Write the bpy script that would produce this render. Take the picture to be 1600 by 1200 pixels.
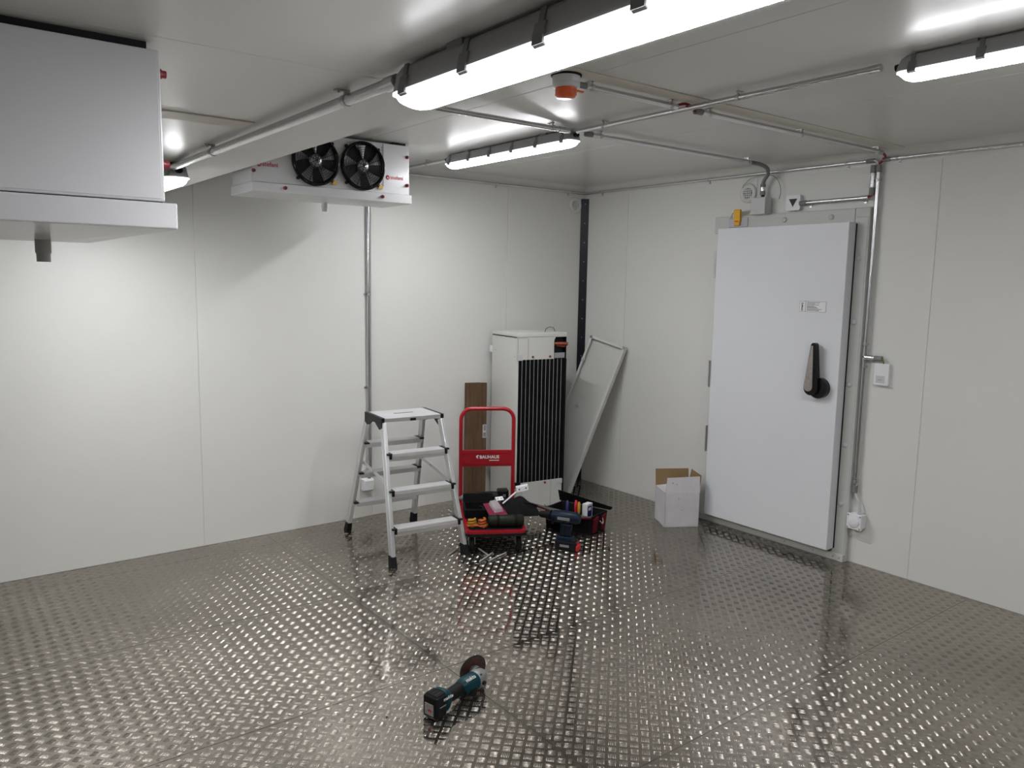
import bpy, math, random
import numpy as np
from mathutils import Vector, Matrix
random.seed(7)
for o in list(bpy.data.objects): bpy.data.objects.remove(o)
SC = bpy.context.scene
COL = SC.collection
PI = math.pi

# ------------------------------------------------------------------ camera
F_PX, YAW, PITCH, ROLL = 1228.34, 0.6532, 0.1289, 0.0176
CAM = Vector((-4.4447, -4.8653, 1.65))
fw = Vector((math.sin(YAW)*math.cos(PITCH), math.cos(YAW)*math.cos(PITCH), -math.sin(PITCH)))
rt = Vector((math.cos(YAW), -math.sin(YAW), 0)); up = rt.cross(fw)
rt2 = math.cos(ROLL)*rt + math.sin(ROLL)*up; up2 = -math.sin(ROLL)*rt + math.cos(ROLL)*up
cd = bpy.data.cameras.new('camera'); cam = bpy.data.objects.new('camera', cd); COL.objects.link(cam)
m = Matrix.Identity(4)
for i in range(3):
    m[i][0], m[i][1], m[i][2], m[i][3] = rt2[i], up2[i], -fw[i], CAM[i]
cam.matrix_world = m
cd.sensor_width = 36; cd.lens = F_PX*36/1600; cd.clip_start = .05
SC.camera = cam
# ------------------------------------------------------------------ light and exposure
w = bpy.data.worlds.new('world'); SC.world = w; w.use_nodes = True
w.node_tree.nodes['Background'].inputs[0].default_value = (0, 0, 0, 1)
w.node_tree.nodes['Background'].inputs[1].default_value = 0
LAMP_STRENGTH = 60.0
LAMP_COLOR = (.962, .966, 1.0)
SC.view_settings.view_transform = 'Standard'; SC.view_settings.look = 'None'
SC.view_settings.gamma = 1; SC.view_settings.use_curve_mapping = False
SC.view_settings.exposure = 0.82

# ------------------------------------------------------------------ materials
MATS = {}
def mat(name, col, rough=.5, metal=0., noise=0., nscale=8., bump=0., bscale=300., coat=0., coatr=.1, spec=.5, alpha=1, trans=0., rvar=0., emit=None):
    if name in MATS: return MATS[name]
    M = bpy.data.materials.new(name); M.use_nodes = True; MATS[name] = M
    nt = M.node_tree; b = nt.nodes['Principled BSDF']
    b.inputs['Base Color'].default_value = (*col, 1); b.inputs['Roughness'].default_value = rough
    b.inputs['Metallic'].default_value = metal; b.inputs['Coat Weight'].default_value = coat
    b.inputs['Coat Roughness'].default_value = coatr; b.inputs['Specular IOR Level'].default_value = spec
    b.inputs['Alpha'].default_value = alpha; b.inputs['Transmission Weight'].default_value = trans
    if emit:
        b.inputs['Emission Color'].default_value = (*emit[0], 1); b.inputs['Emission Strength'].default_value = emit[1]
    tc = nt.nodes.new('ShaderNodeTexCoord')
    if noise or rvar:
        n = nt.nodes.new('ShaderNodeTexNoise'); n.inputs['Scale'].default_value = nscale; n.inputs['Detail'].default_value = 6
        nt.links.new(tc.outputs['Object'], n.inputs['Vector'])
    if noise:
        r = nt.nodes.new('ShaderNodeValToRGB')
        r.color_ramp.elements[0].position = .3; r.color_ramp.elements[1].position = .7
        r.color_ramp.elements[0].color = (*[c*(1-noise) for c in col], 1)
        r.color_ramp.elements[1].color = (*[min(1, c*(1+noise)) for c in col], 1)
        nt.links.new(n.outputs['Fac'], r.inputs[0]); nt.links.new(r.outputs[0], b.inputs['Base Color'])
    if rvar:
        mr = nt.nodes.new('ShaderNodeMapRange'); mr.inputs['From Min'].default_value = .3; mr.inputs['From Max'].default_value = .7
        mr.inputs['To Min'].default_value = max(0, rough-rvar); mr.inputs['To Max'].default_value = rough+rvar
        nt.links.new(n.outputs['Fac'], mr.inputs[0]); nt.links.new(mr.outputs[0], b.inputs['Roughness'])
    if bump:
        n2 = nt.nodes.new('ShaderNodeTexNoise'); n2.inputs['Scale'].default_value = bscale; n2.inputs['Detail'].default_value = 3
        nt.links.new(tc.outputs['Object'], n2.inputs['Vector'])
        bp = nt.nodes.new('ShaderNodeBump'); bp.inputs['Strength'].default_value = bump; bp.inputs['Distance'].default_value = .002
        nt.links.new(n2.outputs['Fac'], bp.inputs['Height']); nt.links.new(bp.outputs[0], b.inputs['Normal'])
    return M
WALL = mat('wall_paint', (.70, .70, .665), .45, noise=.01, nscale=1.5, coat=.12, coatr=.25)
CEIL = mat('ceiling_paint', (.66, .66, .63), .42, noise=.012, nscale=1.2, coat=.35, coatr=.19)
SEAL = mat('joint_sealant', (.80, .80, .76), .5, noise=.03)
STRIP = mat('joint_strip', (.66, .63, .56), .5, noise=.05, nscale=5)
COVE = mat('cove_plastic', (.70, .70, .66), .4, noise=.02)
SUB = mat('subfloor_grey', (.45, .43, .40), .5, noise=.2)
BLACKTRIM = mat('corner_trim_black', (.012, .012, .018), .35, noise=.2, spec=.22)
WHITEP = mat('white_powder_coat', (.58, .583, .59), .35, noise=.012, nscale=3, coat=.25, coatr=.15)
UNITP = mat('unit_paint', (.62, .62, .585), .4, noise=.012, nscale=3, coat=.2, coatr=.15)
DOORW = mat('door_white', (.72, .735, .76), .4, noise=.012, nscale=2, coat=.15, coatr=.2)
FRAMEP = mat('door_frame_grey', (.55, .555, .53), .42, noise=.02)
GALV = mat('galvanised_steel', (.66, .66, .67), .25, 1., noise=.02, nscale=6)
RIBM = mat('rib_aluminium', (.78, .78, .785), .36, .45, noise=.03, nscale=9)
ALU = mat('ladder_aluminium', (.74, .745, .75), .3, .75, noise=.02, nscale=6)
ALUT = mat('tread_aluminium', (.62, .62, .62), .42, .45, noise=.05, nscale=9)
STEEL = mat('zinc_steel', (.55, .55, .56), .32, 1., noise=.03, nscale=9)
GREYP = mat('grey_plastic', (.22, .22, .225), .5, noise=.04)
LAMPH = mat('lamp_housing_grey', (.34, .34, .345), .5, noise=.03)
LGREY = mat('light_grey_plastic', (.56, .565, .57), .45, noise=.02)
WPLAST = mat('white_plastic', (.78, .78, .80), .35, noise=.015)
BLK = mat('black_plastic', (.007, .007, .008), .4, noise=.2, spec=.22)
BLKR = mat('black_rubber', (.008, .008, .009), .65, noise=.25, nscale=20, spec=.22)
BLKG = mat('black_gloss', (.01, .01, .012), .18, noise=.2, spec=.22)
DARK = mat('dark_interior', (.004, .004, .005), .8, noise=.2)
BLADE = mat('fan_blade_metal', (.30, .31, .32), .3, .7, noise=.1)
REDB = mat('red_bolt', (.22, .02, .03), .4, noise=.1)
LOGO = mat('logo_red', (.45, .03, .04), .5, noise=.05)
ORANGE = mat('orange_lens', (.85, .13, .03), .3, noise=.06, coat=.3)
REDP = mat('red_paint', (.36, .003, .012), .32, noise=.06, coat=.3)
REDC = mat('red_cable', (.30, .01, .02), .5, noise=.1)
YEL = mat('yellow_plastic', (.80, .42, .01), .45, noise=.05)
TAG = mat('yellow_tag', (.62, .42, .10), .6, noise=.2, nscale=60)
WHITEINK = mat('white_print', (.80, .80, .80), .5, noise=.03)
BLACKINK = mat('black_print', (.02, .02, .025), .5, noise=.1)
GREYINK = mat('grey_print', (.25, .25, .27), .5, noise=.1)
WOOD = None
CARTW = mat('white_cardboard', (.62, .61, .62), .7, noise=.05, nscale=12, bump=.05)
CARTB = mat('brown_cardboard', (.26, .17, .08), .75, noise=.1, nscale=10, bump=.1)
FABB = mat('black_canvas', (.005, .005, .006), .85, noise=.3, nscale=40, bump=.3, bscale=400, spec=.22)
FABR = mat('red_canvas', (.10, .003, .006), .8, noise=.2, nscale=40, bump=.3, bscale=400, spec=.22)
FABG = mat('grey_canvas', (.10, .09, .075), .85, noise=.2, nscale=40, bump=.2, spec=.22)
BLUE = mat('drill_blue', (.004, .011, .026), .4, noise=.15, spec=.22)
REDPL = mat('red_plastic', (.62, .02, .03), .4, noise=.06)
TEAL = mat('teal_plastic', (.0, .036, .048), .38, noise=.08, spec=.22)
CASTG = mat('cast_grey', (.26, .265, .26), .42, .3, noise=.08, nscale=40)
DISC = mat('cutting_disc', (.05, .043, .04), .75, noise=.35, nscale=60, bump=.3, bscale=600, spec=.22)
DISCR = mat('disc_red_label', (.065, .018, .017), .6, noise=.3, nscale=60)
COPPER = mat('copper_pipe', (.42, .13, .07), .35, .9, noise=.15, nscale=40)
FINS = mat('coil_fins_black', (.006, .0065, .0075), .45, .3, noise=.3, nscale=200, bump=.4, bscale=700, spec=.22)
MAG = mat('magenta_card', (.18, .006, .035), .45, noise=.1)  # magenta darkened: the shade among the trolley load is put into the colour
CLEAR = mat('blister_plastic', (.55, .53, .56), .2, noise=.05, alpha=.55)
ORGR = mat('orange_strap', (.40, .08, .005), .55, noise=.2, nscale=60)
YELS = mat('yellow_strap', (.42, .22, .01), .55, noise=.2, nscale=60)
GREEN = mat('shade_darkened_green', (.009, .013, .005), .5, noise=.2, spec=.22)  # olive green with the shade on the trolley deck painted into it
BLUEB = mat('blue_label', (.015, .025, .14), .5, noise=.1)
CWIRE = mat('clear_grey_wire', (.36, .37, .37), .45, noise=.05)
CHROME = mat('bright_steel', (.80, .80, .80), .15, 1., noise=.04, nscale=30)
GREENW = mat('green_wire', (.10, .22, .03), .5, noise=.1)
HSTEEL = mat('handle_steel_inlay', (.40, .37, .34), .38, .8, noise=.12, nscale=50)

def make_wood():
    M = bpy.data.materials.new('rough_timber'); M.use_nodes = True; nt = M.node_tree; b = nt.nodes['Principled BSDF']
    tc = nt.nodes.new('ShaderNodeTexCoord'); mp = nt.nodes.new('ShaderNodeMapping'); mp.inputs['Scale'].default_value = (30, 30, 1.6)
    n = nt.nodes.new('ShaderNodeTexNoise'); n.inputs['Scale'].default_value = 3; n.inputs['Detail'].default_value = 8; n.inputs['Distortion'].default_value = 1.2
    n3 = nt.nodes.new('ShaderNodeTexNoise'); n3.inputs['Scale'].default_value = 5
    r = nt.nodes.new('ShaderNodeValToRGB'); e = r.color_ramp.elements
    e[0].position = .3; e[0].color = (.11, .06, .027, 1); e[1].position = .75; e[1].color = (.20, .115, .055, 1)
    mx = nt.nodes.new('ShaderNodeMix'); mx.data_type = 'RGBA'; mx.blend_type = 'MULTIPLY'; mx.inputs[0].default_value = .6
    nt.links.new(tc.outputs['Object'], mp.inputs[0]); nt.links.new(mp.outputs[0], n.inputs['Vector']); nt.links.new(tc.outputs['Object'], n3.inputs['Vector'])
    nt.links.new(n.outputs['Fac'], r.inputs[0]); nt.links.new(r.outputs[0], mx.inputs[6]); nt.links.new(n3.outputs['Fac'], mx.inputs[7])
    nt.links.new(mx.outputs[2], b.inputs['Base Color']); b.inputs['Roughness'].default_value = .75
    return M
WOOD = make_wood()

def make_floor(name, base, rough, dirt):
    """mill-finish aluminium: clean metal, dull oxide film and scuffs with shapes of their own"""
    M = bpy.data.materials.new(name); M.use_nodes = True; nt = M.node_tree; b = nt.nodes['Principled BSDF']; L = nt.links
    tc = nt.nodes.new('ShaderNodeTexCoord')
    n1 = nt.nodes.new('ShaderNodeTexNoise'); n1.inputs['Scale'].default_value = 1.7; n1.inputs['Detail'].default_value = 5
    n2 = nt.nodes.new('ShaderNodeTexNoise'); n2.inputs['Scale'].default_value = 45; n2.inputs['Detail'].default_value = 6
    for n in (n1, n2): L.new(tc.outputs['Object'], n.inputs['Vector'])
    r = nt.nodes.new('ShaderNodeValToRGB'); e = r.color_ramp.elements
    e[0].position = .32; e[0].color = (*[c*(1-dirt) for c in base], 1); e[1].position = .68; e[1].color = (*base, 1)
    L.new(n1.outputs['Fac'], r.inputs[0])
    mx = nt.nodes.new('ShaderNodeMix'); mx.data_type = 'RGBA'; mx.blend_type = 'OVERLAY'; mx.inputs[0].default_value = .3
    L.new(r.outputs[0], mx.inputs[6]); L.new(n2.outputs['Fac'], mx.inputs[7])
    hs = nt.nodes.new('ShaderNodeHueSaturation'); hs.inputs['Saturation'].default_value = 1.0; L.new(mx.outputs[2], hs.inputs['Color'])
    L.new(hs.outputs[0], b.inputs['Base Color'])
    mr = nt.nodes.new('ShaderNodeMapRange'); mr.inputs['From Min'].default_value = .3; mr.inputs['From Max'].default_value = .7
    mr.inputs['To Min'].default_value = rough*.75; mr.inputs['To Max'].default_value = rough*1.35
    L.new(n1.outputs['Fac'], mr.inputs[0]); L.new(mr.outputs[0], b.inputs['Roughness'])
    b.inputs['Metallic'].default_value = .94
    return M
PLATE = make_floor('aluminium_floor_plate', (.41, .376, .325), .085, .22)
BARM = make_floor('aluminium_tread_bars', (.41, .378, .33), .2, .12)

def make_diffuser():
    """opal cover: brightest at the bottom, dimmer on its flanks where less light from the LED strip reaches it"""
    M = bpy.data.materials.new('lit_diffuser'); M.use_nodes = True; nt = M.node_tree; b = nt.nodes['Principled BSDF']; L = nt.links
    b.inputs['Base Color'].default_value = (.8, .82, .85, 1); b.inputs['Roughness'].default_value = .4
    tc = nt.nodes.new('ShaderNodeTexCoord'); sp = nt.nodes.new('ShaderNodeSeparateXYZ'); L.new(tc.outputs['Object'], sp.inputs[0])
    mr = nt.nodes.new('ShaderNodeMapRange'); mr.interpolation_type = 'SMOOTHSTEP'
    mr.inputs['From Min'].default_value = -.068; mr.inputs['From Max'].default_value = -.0865
    mr.inputs['To Min'].default_value = LAMP_STRENGTH*.05; mr.inputs['To Max'].default_value = LAMP_STRENGTH
    L.new(sp.outputs['Z'], mr.inputs[0]); L.new(mr.outputs[0], b.inputs['Emission Strength'])
    b.inputs['Emission Color'].default_value = (*LAMP_COLOR, 1)
    return M
DIFF = make_diffuser()
RIM = mat('diffuser_rim', (.75, .77, .80), .4, emit=(LAMP_COLOR, 1.2))

# ------------------------------------------------------------------ mesh helpers
class MB:
    def __init__(s): s.v = []; s.f = []; s.sm = []
    def add(s, vs, fs, smooth=False):
        o = len(s.v); s.v += [tuple(map(float, p)) for p in vs]
        for f in fs: s.f.append([i+o for i in f]); s.sm.append(smooth)
        return s
    def box(s, x0, x1, y0, y1, z0, z1):
        if x0 > x1: x0, x1 = x1, x0
        if y0 > y1: y0, y1 = y1, y0
        if z0 > z1: z0, z1 = z1, z0
        v = [(x0,y0,z0),(x1,y0,z0),(x1,y1,z0),(x0,y1,z0),(x0,y0,z1),(x1,y0,z1),(x1,y1,z1),(x0,y1,z1)]
        return s.add(v, [(3,2,1,0),(4,5,6,7),(0,1,5,4),(1,2,6,5),(2,3,7,6),(3,0,4,7)])
    def hexa(s, b4, t4):
        """bottom 4 and top 4 points, both counter-clockwise seen from above"""
        return s.add(list(b4)+list(t4), [(3,2,1,0),(4,5,6,7),(0,1,5,4),(1,2,6,5),(2,3,7,6),(3,0,4,7)])
    def bar(s, a, b, w, h, upv=(0,0,1)):
        """rectangular bar from a to b, width w across, height h along upv"""
        a = Vector(a); b = Vector(b); d = (b-a).normalized(); sx = d.cross(Vector(upv)).normalized(); uz = sx.cross(d)
        p = [q + sx*i*w/2 + uz*j*h/2 for q in (a, b) for (i, j) in ((-1,-1),(1,-1),(1,1),(-1,1))]
        return s.add(p, [(0,1,2,3),(7,6,5,4),(0,4,5,1),(1,5,6,2),(2,6,7,3),(3,7,4,0)])
    def tube(s, pts, r, n=12, closed=False, cap=True):
        pts = [Vector(p) for p in pts]; N = len(pts); rings = []
        rr = r if isinstance(r, (list, tuple)) else [r]*N
        prev = None
        for i, p in enumerate(pts):
            if closed: d = pts[(i+1) % N]-pts[i-1]
            else: d = pts[min(i+1, N-1)]-pts[max(i-1, 0)]
            d.normalize()
            if prev is None:
                t = Vector((0,0,1)) if abs(d.z) < .9 else Vector((1,0,0))
                a = d.cross(t).normalized()
            else:
                a = prev-d*prev.dot(d)
                a = a.normalized() if a.length > 1e-6 else d.orthogonal().normalized()
            prev = a; b = d.cross(a)
            rings.append([p+(a*math.cos(2*PI*k/n)+b*math.sin(2*PI*k/n))*rr[i] for k in range(n)])
        vs = [q for rg in rings for q in rg]; fs = []
        M = N if closed else N-1
        for i in range(M):
            j = (i+1) % N
            for k in range(n):
                l = (k+1) % n; fs.append((i*n+k, i*n+l, j*n+l, j*n+k))
        s.add(vs, fs, True)
        if cap and not closed:
            s.add(rings[0], [tuple(range(n-1, -1, -1))]); s.add(rings[-1], [tuple(range(n))])
        return s
    def cyl(s, a, b, r, n=16): return s.tube([a, b], r, n)
    def prism(s, poly, axis, a, b, smooth=False):
        """poly of 2D points (ccw), extruded along axis (0,1,2) from a to b"""
        def P(q, t): return {0:(t,q[0],q[1]), 1:(q[0],t,q[1]), 2:(q[0],q[1],t)}[axis]
        n = len(poly); v0 = [P(q, a) for q in poly]; v1 = [P(q, b) for q in poly]
        s.add(v0+v1, [(k, (k+1)%n, n+(k+1)%n, n+k) for k in range(n)], smooth)
        s.add(v0, [tuple(range(n-1,-1,-1))]); s.add(v1, [tuple(range(n))]); return s
    def lathe(s, prof, c, axis=(0,0,1), n=24, smooth=True):
        """prof: list of (r, t) along axis from centre c"""
        c = Vector(c); d = Vector(axis).normalized(); a = d.orthogonal().normalized(); b = d.cross(a)
        vs = []
        for (r, t) in prof:
            for k in range(n): vs.append(c+d*t+(a*math.cos(2*PI*k/n)+b*math.sin(2*PI*k/n))*max(r, 1e-5))
        fs = [(i*n+k, i*n+(k+1)%n, (i+1)*n+(k+1)%n, (i+1)*n+k) for i in range(len(prof)-1) for k in range(n)]
        return s.add(vs, fs, smooth)
    def disc(s, c, axis, r, n=24):
        c = Vector(c); d = Vector(axis).normalized(); a = d.orthogonal().normalized(); b = d.cross(a)
        return s.add([c+(a*math.cos(2*PI*k/n)+b*math.sin(2*PI*k/n))*r for k in range(n)], [tuple(range(n))])
    def build(s, name, material, parent=None, bevel=0., seg=2, weld=False):
        me = bpy.data.meshes.new(name); me.from_pydata(s.v, [], s.f); me.polygons.foreach_set('use_smooth', s.sm)
        me.materials.append(material)
        me.update()
        import bmesh
        bm = bmesh.new(); bm.from_mesh(me)
        if weld: bmesh.ops.remove_doubles(bm, verts=bm.verts, dist=1e-5)
        bmesh.ops.recalc_face_normals(bm, faces=bm.faces); bm.to_mesh(me); bm.free()
        o = bpy.data.objects.new(name, me); COL.objects.link(o)
        if parent is not None: o.parent = parent
        if bevel:
            bv = o.modifiers.new('bevel', 'BEVEL'); bv.width = bevel; bv.segments = seg; bv.limit_method = 'ANGLE'; bv.angle_limit = math.radians(40)
        return o
def link_copy(src, name=None, parent=None, loc=None, rotz=None):
    c = src.copy(); COL.objects.link(c)
    if parent is not None: c.parent = parent
    if loc is not None: c.location = loc
    if rotz is not None: c.rotation_euler = (0, 0, rotz)
    return c
def tag(o, label, cat=None, group=None, kind=None):
    o['label'] = label
    if cat: o['category'] = cat
    if group: o['group'] = group
    if kind: o['kind'] = kind
    return o
def thing(name, label, cat, loc=(0,0,0), rotz=0., group=None, kind=None):
    o = bpy.data.objects.new(name, None); COL.objects.link(o); o.location = loc; o.rotation_euler = (0, 0, rotz)
    o.empty_display_size = .05
    return tag(o, label, cat, group, kind)
def copy_tree(o, parent=None):
    c = o.copy(); COL.objects.link(c); c.parent = parent
    for ch in list(o.children): copy_tree(ch, c)
    return c
def text_obj(body, size, mtl, parent, loc, rot, name='lettering', extrude=.0004, align='LEFT', bold=0.):
    cu = bpy.data.curves.new(name, 'FONT'); cu.body = body; cu.size = size; cu.extrude = extrude; cu.align_x = align; cu.offset = bold
    t = bpy.data.objects.new('tmp', cu); COL.objects.link(t)
    dg = bpy.context.evaluated_depsgraph_get(); dg.update()
    me = bpy.data.meshes.new_from_object(t.evaluated_get(dg)); me.name = name
    bpy.data.objects.remove(t); bpy.data.curves.remove(cu)
    me.materials.clear(); me.materials.append(mtl)
    o = bpy.data.objects.new(name, me); COL.objects.link(o); o.parent = parent; o.location = loc; o.rotation_euler = rot
    return o
def rrect(x0, x1, y0, y1, r, n=5):
    pts = []
    for cx, cy, a0 in ((x1-r,y1-r,0),(x0+r,y1-r,PI/2),(x0+r,y0+r,PI),(x1-r,y0+r,1.5*PI)):
        for k in range(n+1): a = a0+PI/2*k/n; pts.append((cx+r*math.cos(a), cy+r*math.sin(a)))
    return pts
def arc_pts(c, r, a0, a1, n, f):
    return [f(c[0]+r*math.cos(a0+(a1-a0)*k/n), c[1]+r*math.sin(a0+(a1-a0)*k/n)) for k in range(n+1)]

# ------------------------------------------------------------------ room shell
XW, YN = -7.7, -8.62                     # hidden walls behind the camera
HC, HL, XE = 2.42, 2.075, -3.365        # ceiling, lowered ceiling, edge of the lowered part
floor = MB().box(XW, 0, YN, 0, -.06, -.004).build('floor', SUB)
tag(floor, 'aluminium tread plate floor of the cold room', 'floor', kind='structure')
XB = [0, -2.705, -5.21, -7.7]; YB = [0, -.203, -1.19, -2.165, -3.148, -4.13, -5.11, -6.28, -7.26, -8.62]
PITCH_T = .0397
def project(x, y):
    dx = x-CAM.x; dy = y-CAM.y; dz = -CAM.z
    z = dx*fw.x+dy*fw.y+dz*fw.z
    u = dx*rt2.x+dy*rt2.y+dz*rt2.z; v = dx*up2.x+dy*up2.y+dz*up2.z
    z = np.where(z < .05, np.nan, z)
    return 800+F_PX*u/z, 600-F_PX*v/z, z
rng = np.random.default_rng(3)
def tread(x0, x1, y0, y1):
    N = 170; i, j = np.meshgrid(np.arange(-N, N), np.arange(-N, N), indexing='ij'); i = i.ravel(); j = j.ravel()
    s2 = math.sqrt(.5); ux, uy, vx, vy = s2, s2, s2, -s2
    ox, oy = (x0+x1)/2+.009, (y0+y1)/2+.004
    gx = ox+PITCH_T*(i*ux+j*vx); gy = oy+PITCH_T*(i*uy+j*vy)
    k = (gx > x0) & (gx < x1) & (gy > y0) & (gy < y1)
    gx, gy, par = gx[k], gy[k], (i+j)[k] % 2
    px, py, z = project(gx, gy)
    k = (px > -520) & (px < 2120) & (py < 1560) & (py > 500)
    gx, gy, par = gx[k], gy[k], par[k]
    if len(gx) == 0: return None
    V = []; F4 = []; F3 = []
    st = [(-.39, 1.), (0., 1.02), (.39, 1.)]
    L, W, H = .0295, .0042, .0009
    loc = [(-L/2, 0, 0)]
    for t, hh in st: loc += [(t*L, -W/2, 0), (t*L, -W*.27, H*hh), (t*L, W*.27, H*hh), (t*L, W/2, 0)]
    loc += [(L/2, 0, 0)]
    loc = np.array(loc)
    q4 = []; q3 = []
    for s_ in range(2):
        b = 1+4*s_
        for c in range(3): q4.append((b+c, b+4+c, b+5+c, b+c+1))
    for c in range(3): q3.append((0, 1+c, 2+c)); q3.append((13, 9+c+1, 9+c))
    q4 = np.array(q4); q3 = np.array(q3)
    for kbar in range(-2, 3):
        off = kbar*.0062
        d = np.where(par[:, None] == 0, np.array([[ux, uy]]), np.array([[vx, vy]])); e = np.stack([-d[:, 1], d[:, 0]], 1)
        cx = gx+e[:, 0]*off; cy = gy+e[:, 1]*off
        ok = (cx > x0+.011) & (cx < x1-.011) & (cy > y0+.011) & (cy < y1-.011)
        cx, cy, dd, ee = cx[ok], cy[ok], d[ok], e[ok]
        sc = rng.uniform(.93, 1.07, len(cx))
        P = np.empty((len(cx), len(loc), 3))
        P[:, :, 0] = cx[:, None]+dd[:, 0:1]*loc[None, :, 0]+ee[:, 0:1]*loc[None, :, 1]
        P[:, :, 1] = cy[:, None]+dd[:, 1:2]*loc[None, :, 0]+ee[:, 1:2]*loc[None, :, 1]
        P[:, :, 2] = loc[None, :, 2]*sc[:, None]
        V.append(P)
    V = np.concatenate(V); n = len(V); nv = len(loc)
    base = (np.arange(n)*nv)
    F4 = (base[:, None, None]+q4[None]).reshape(-1, 4); F3 = (base[:, None, None]+q3[None]).reshape(-1, 3)
    me = bpy.data.meshes.new('tread_bars')
    me.vertices.add(n*nv); me.vertices.foreach_set('co', V.reshape(-1).astype(np.float32))
    nl = F4.size+F3.size; me.loops.add(nl); me.polygons.add(len(F4)+len(F3))
    me.loops.foreach_set('vertex_index', np.concatenate([F4.ravel(), F3.ravel()]).astype(np.int32))
    ls = np.concatenate([np.arange(len(F4))*4, F4.size+np.arange(len(F3))*3]).astype(np.int32)
    me.polygons.foreach_set('loop_start', ls)
    me.polygons.foreach_set('use_smooth', np.ones(len(ls), bool))
    me.update(calc_edges=True); me.validate(); me.materials.append(BARM)
    return me
for a in range(len(XB)-1):
    for b in range(len(YB)-1):
        x1, x0, y1, y0 = XB[a], XB[a+1], YB[b], YB[b+1]; g = .0013
        sh = MB().box(x0+g, x1-g, y0+g, y1-g, -.004, 0).build('floor_sheet', PLATE, floor)
        me = tread(x0+g, x1-g, y0+g, y1-g)
        if me is not None:
            o = bpy.data.objects.new('tread_bars', me); COL.objects.link(o); o.parent = sh; o['kind'] = 'stuff'

def wall(name, label, mk, panels, mtl=WALL):
    o = mk.build(name, SEAL); tag(o, label, 'wall', kind='structure')
    for p in panels: MB().box(*p).build('wall_panel', mtl, o, bevel=.0018, seg=2)
    return o
g = .0012
XS = [0, -.79, -1.945, -3.092, -4.245, -5.4, -6.55, -7.7]
wall('wall_left', 'plain off-white insulated panel wall behind the stepladder', MB().box(XW-.1, .1, .004, .09, -.06, HC+.1),
     [(XS[i+1]+g, XS[i]-g, 0, .004, 0, HC) for i in range(7)])
YS = [0, -.491, -1.653, -2.815, -3.977, -5.139, -6.3, -7.46, -8.62]
wall('wall_right', 'off-white insulated panel wall with the door', MB().box(.004, .09, YN-.1, .1, -.06, HC+.1),
     [(0, .004, YS[i+1]+g, YS[i]-g, 0, HC) for i in range(8)])
wall('wall_rear', 'off-white panel wall behind the viewer', MB().box(XW-.1, .1, YN-.09, YN-.004, -.06, HC+.1),
     [(XS[i+1]+g, XS[i]-g, YN-.004, YN, 0, HC) for i in range(7)])
wall('wall_near', 'off-white panel wall beside the viewer', MB().box(XW-.09, XW-.004, YN-.1, .1, -.06, HC+.1),
     [(XW-.004, XW, YS[i+1]+g, YS[i]-g, 0, HC) for i in range(8)])
ceil = MB().box(XW-.1, .1, YN-.1, .1, HC+.004, HC+.09).build('ceiling', SEAL)
tag(ceil, 'glossy off-white panel ceiling with a lowered part in front', 'ceiling', kind='structure')
CX = [0, -1.247, -2.376, XE]
for i in range(3): MB().box(CX[i+1]+g, CX[i]-g, YN, 0, HC, HC+.004).build('ceiling_panel', CEIL, ceil, bevel=.0015)
YL = [0, -1.16, -2.16, -3.3, -4.45, -5.6, -7.1, -8.62]
for i in range(7): MB().box(XW, XE, YL[i+1]+.0006, YL[i]-.0006, HL, HL+.08).build('ceiling_panel', CEIL, ceil, bevel=.001)
MB().box(XE-.06, XE, YN, 0, HL+.08, HC).build('ceiling_riser', CEIL, ceil)
# cove mouldings between walls and ceiling
def cove(name, label, axis, a, b, R=.075):
    prof = [(0, HC)]+[( -R+R*math.cos(t), HC-R+R*math.sin(t)) for t in [PI/2*k/8 for k in range(8, -1, -1)]]
    mb = MB()
    pts = [(p[0], p[1]) for p in prof]
    n = len(pts)
    def P(q, t): return (t, q[0], q[1]) if axis == 0 else (q[0], t, q[1])
    v = [P(q, a) for q in pts]+[P(q, b) for q in pts]
    mb.add(v, [(k, (k+1) % n, n+(k+1) % n, n+k) for k in range(n)], False)
    o = mb.build(name, COVE); tag(o, label, 'cove', kind='structure'); return o
cove('trim_1', 'curved white cove moulding along the top of the left wall', 0, XE, 0)
cove('trim_2', 'curved white cove moulding along the top of the right wall', 1, YN, 0)
t3 = MB().prism([(-.048,-.002),(-.002,-.048),(-.0005,-.0005)], 2, .0, HC-.09).build('trim_3', BLACKTRIM); tag(t3, 'black screwed strip running down the far corner', 'corner strip', kind='structure')
for z in np.arange(.12, 2.3, .155):
    MB().lathe([(.0045,0),(.0045,.002),(0,.0035)], (-.024,-.028,z), (-.7,-.7,0), 8).build('screw', STEEL, t3)
t4 = MB().box(XE, -.075, -2.645, -2.56, HC-.004, HC).build('trim_4', STRIP, bevel=.0015); tag(t4, 'pale joint strip across the ceiling behind the orange beacon', 'joint strip', kind='structure')
t5 = MB().box(XW, -3.655, -2.65, -2.55, HL-.004, HL).build('trim_5', STRIP, bevel=.0015); tag(t5, 'pale joint strip on the lowered ceiling beside the near cooler', 'joint strip', kind='structure')

# ------------------------------------------------------------------ door (frame of reference: x right along the wall, -y into the room)
RW = -PI/2
door = thing('door_1', 'white hinged cold-room door in a grey frame, with a black lever', 'door', (0, -1.35, 0), RW, kind='structure')
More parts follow.
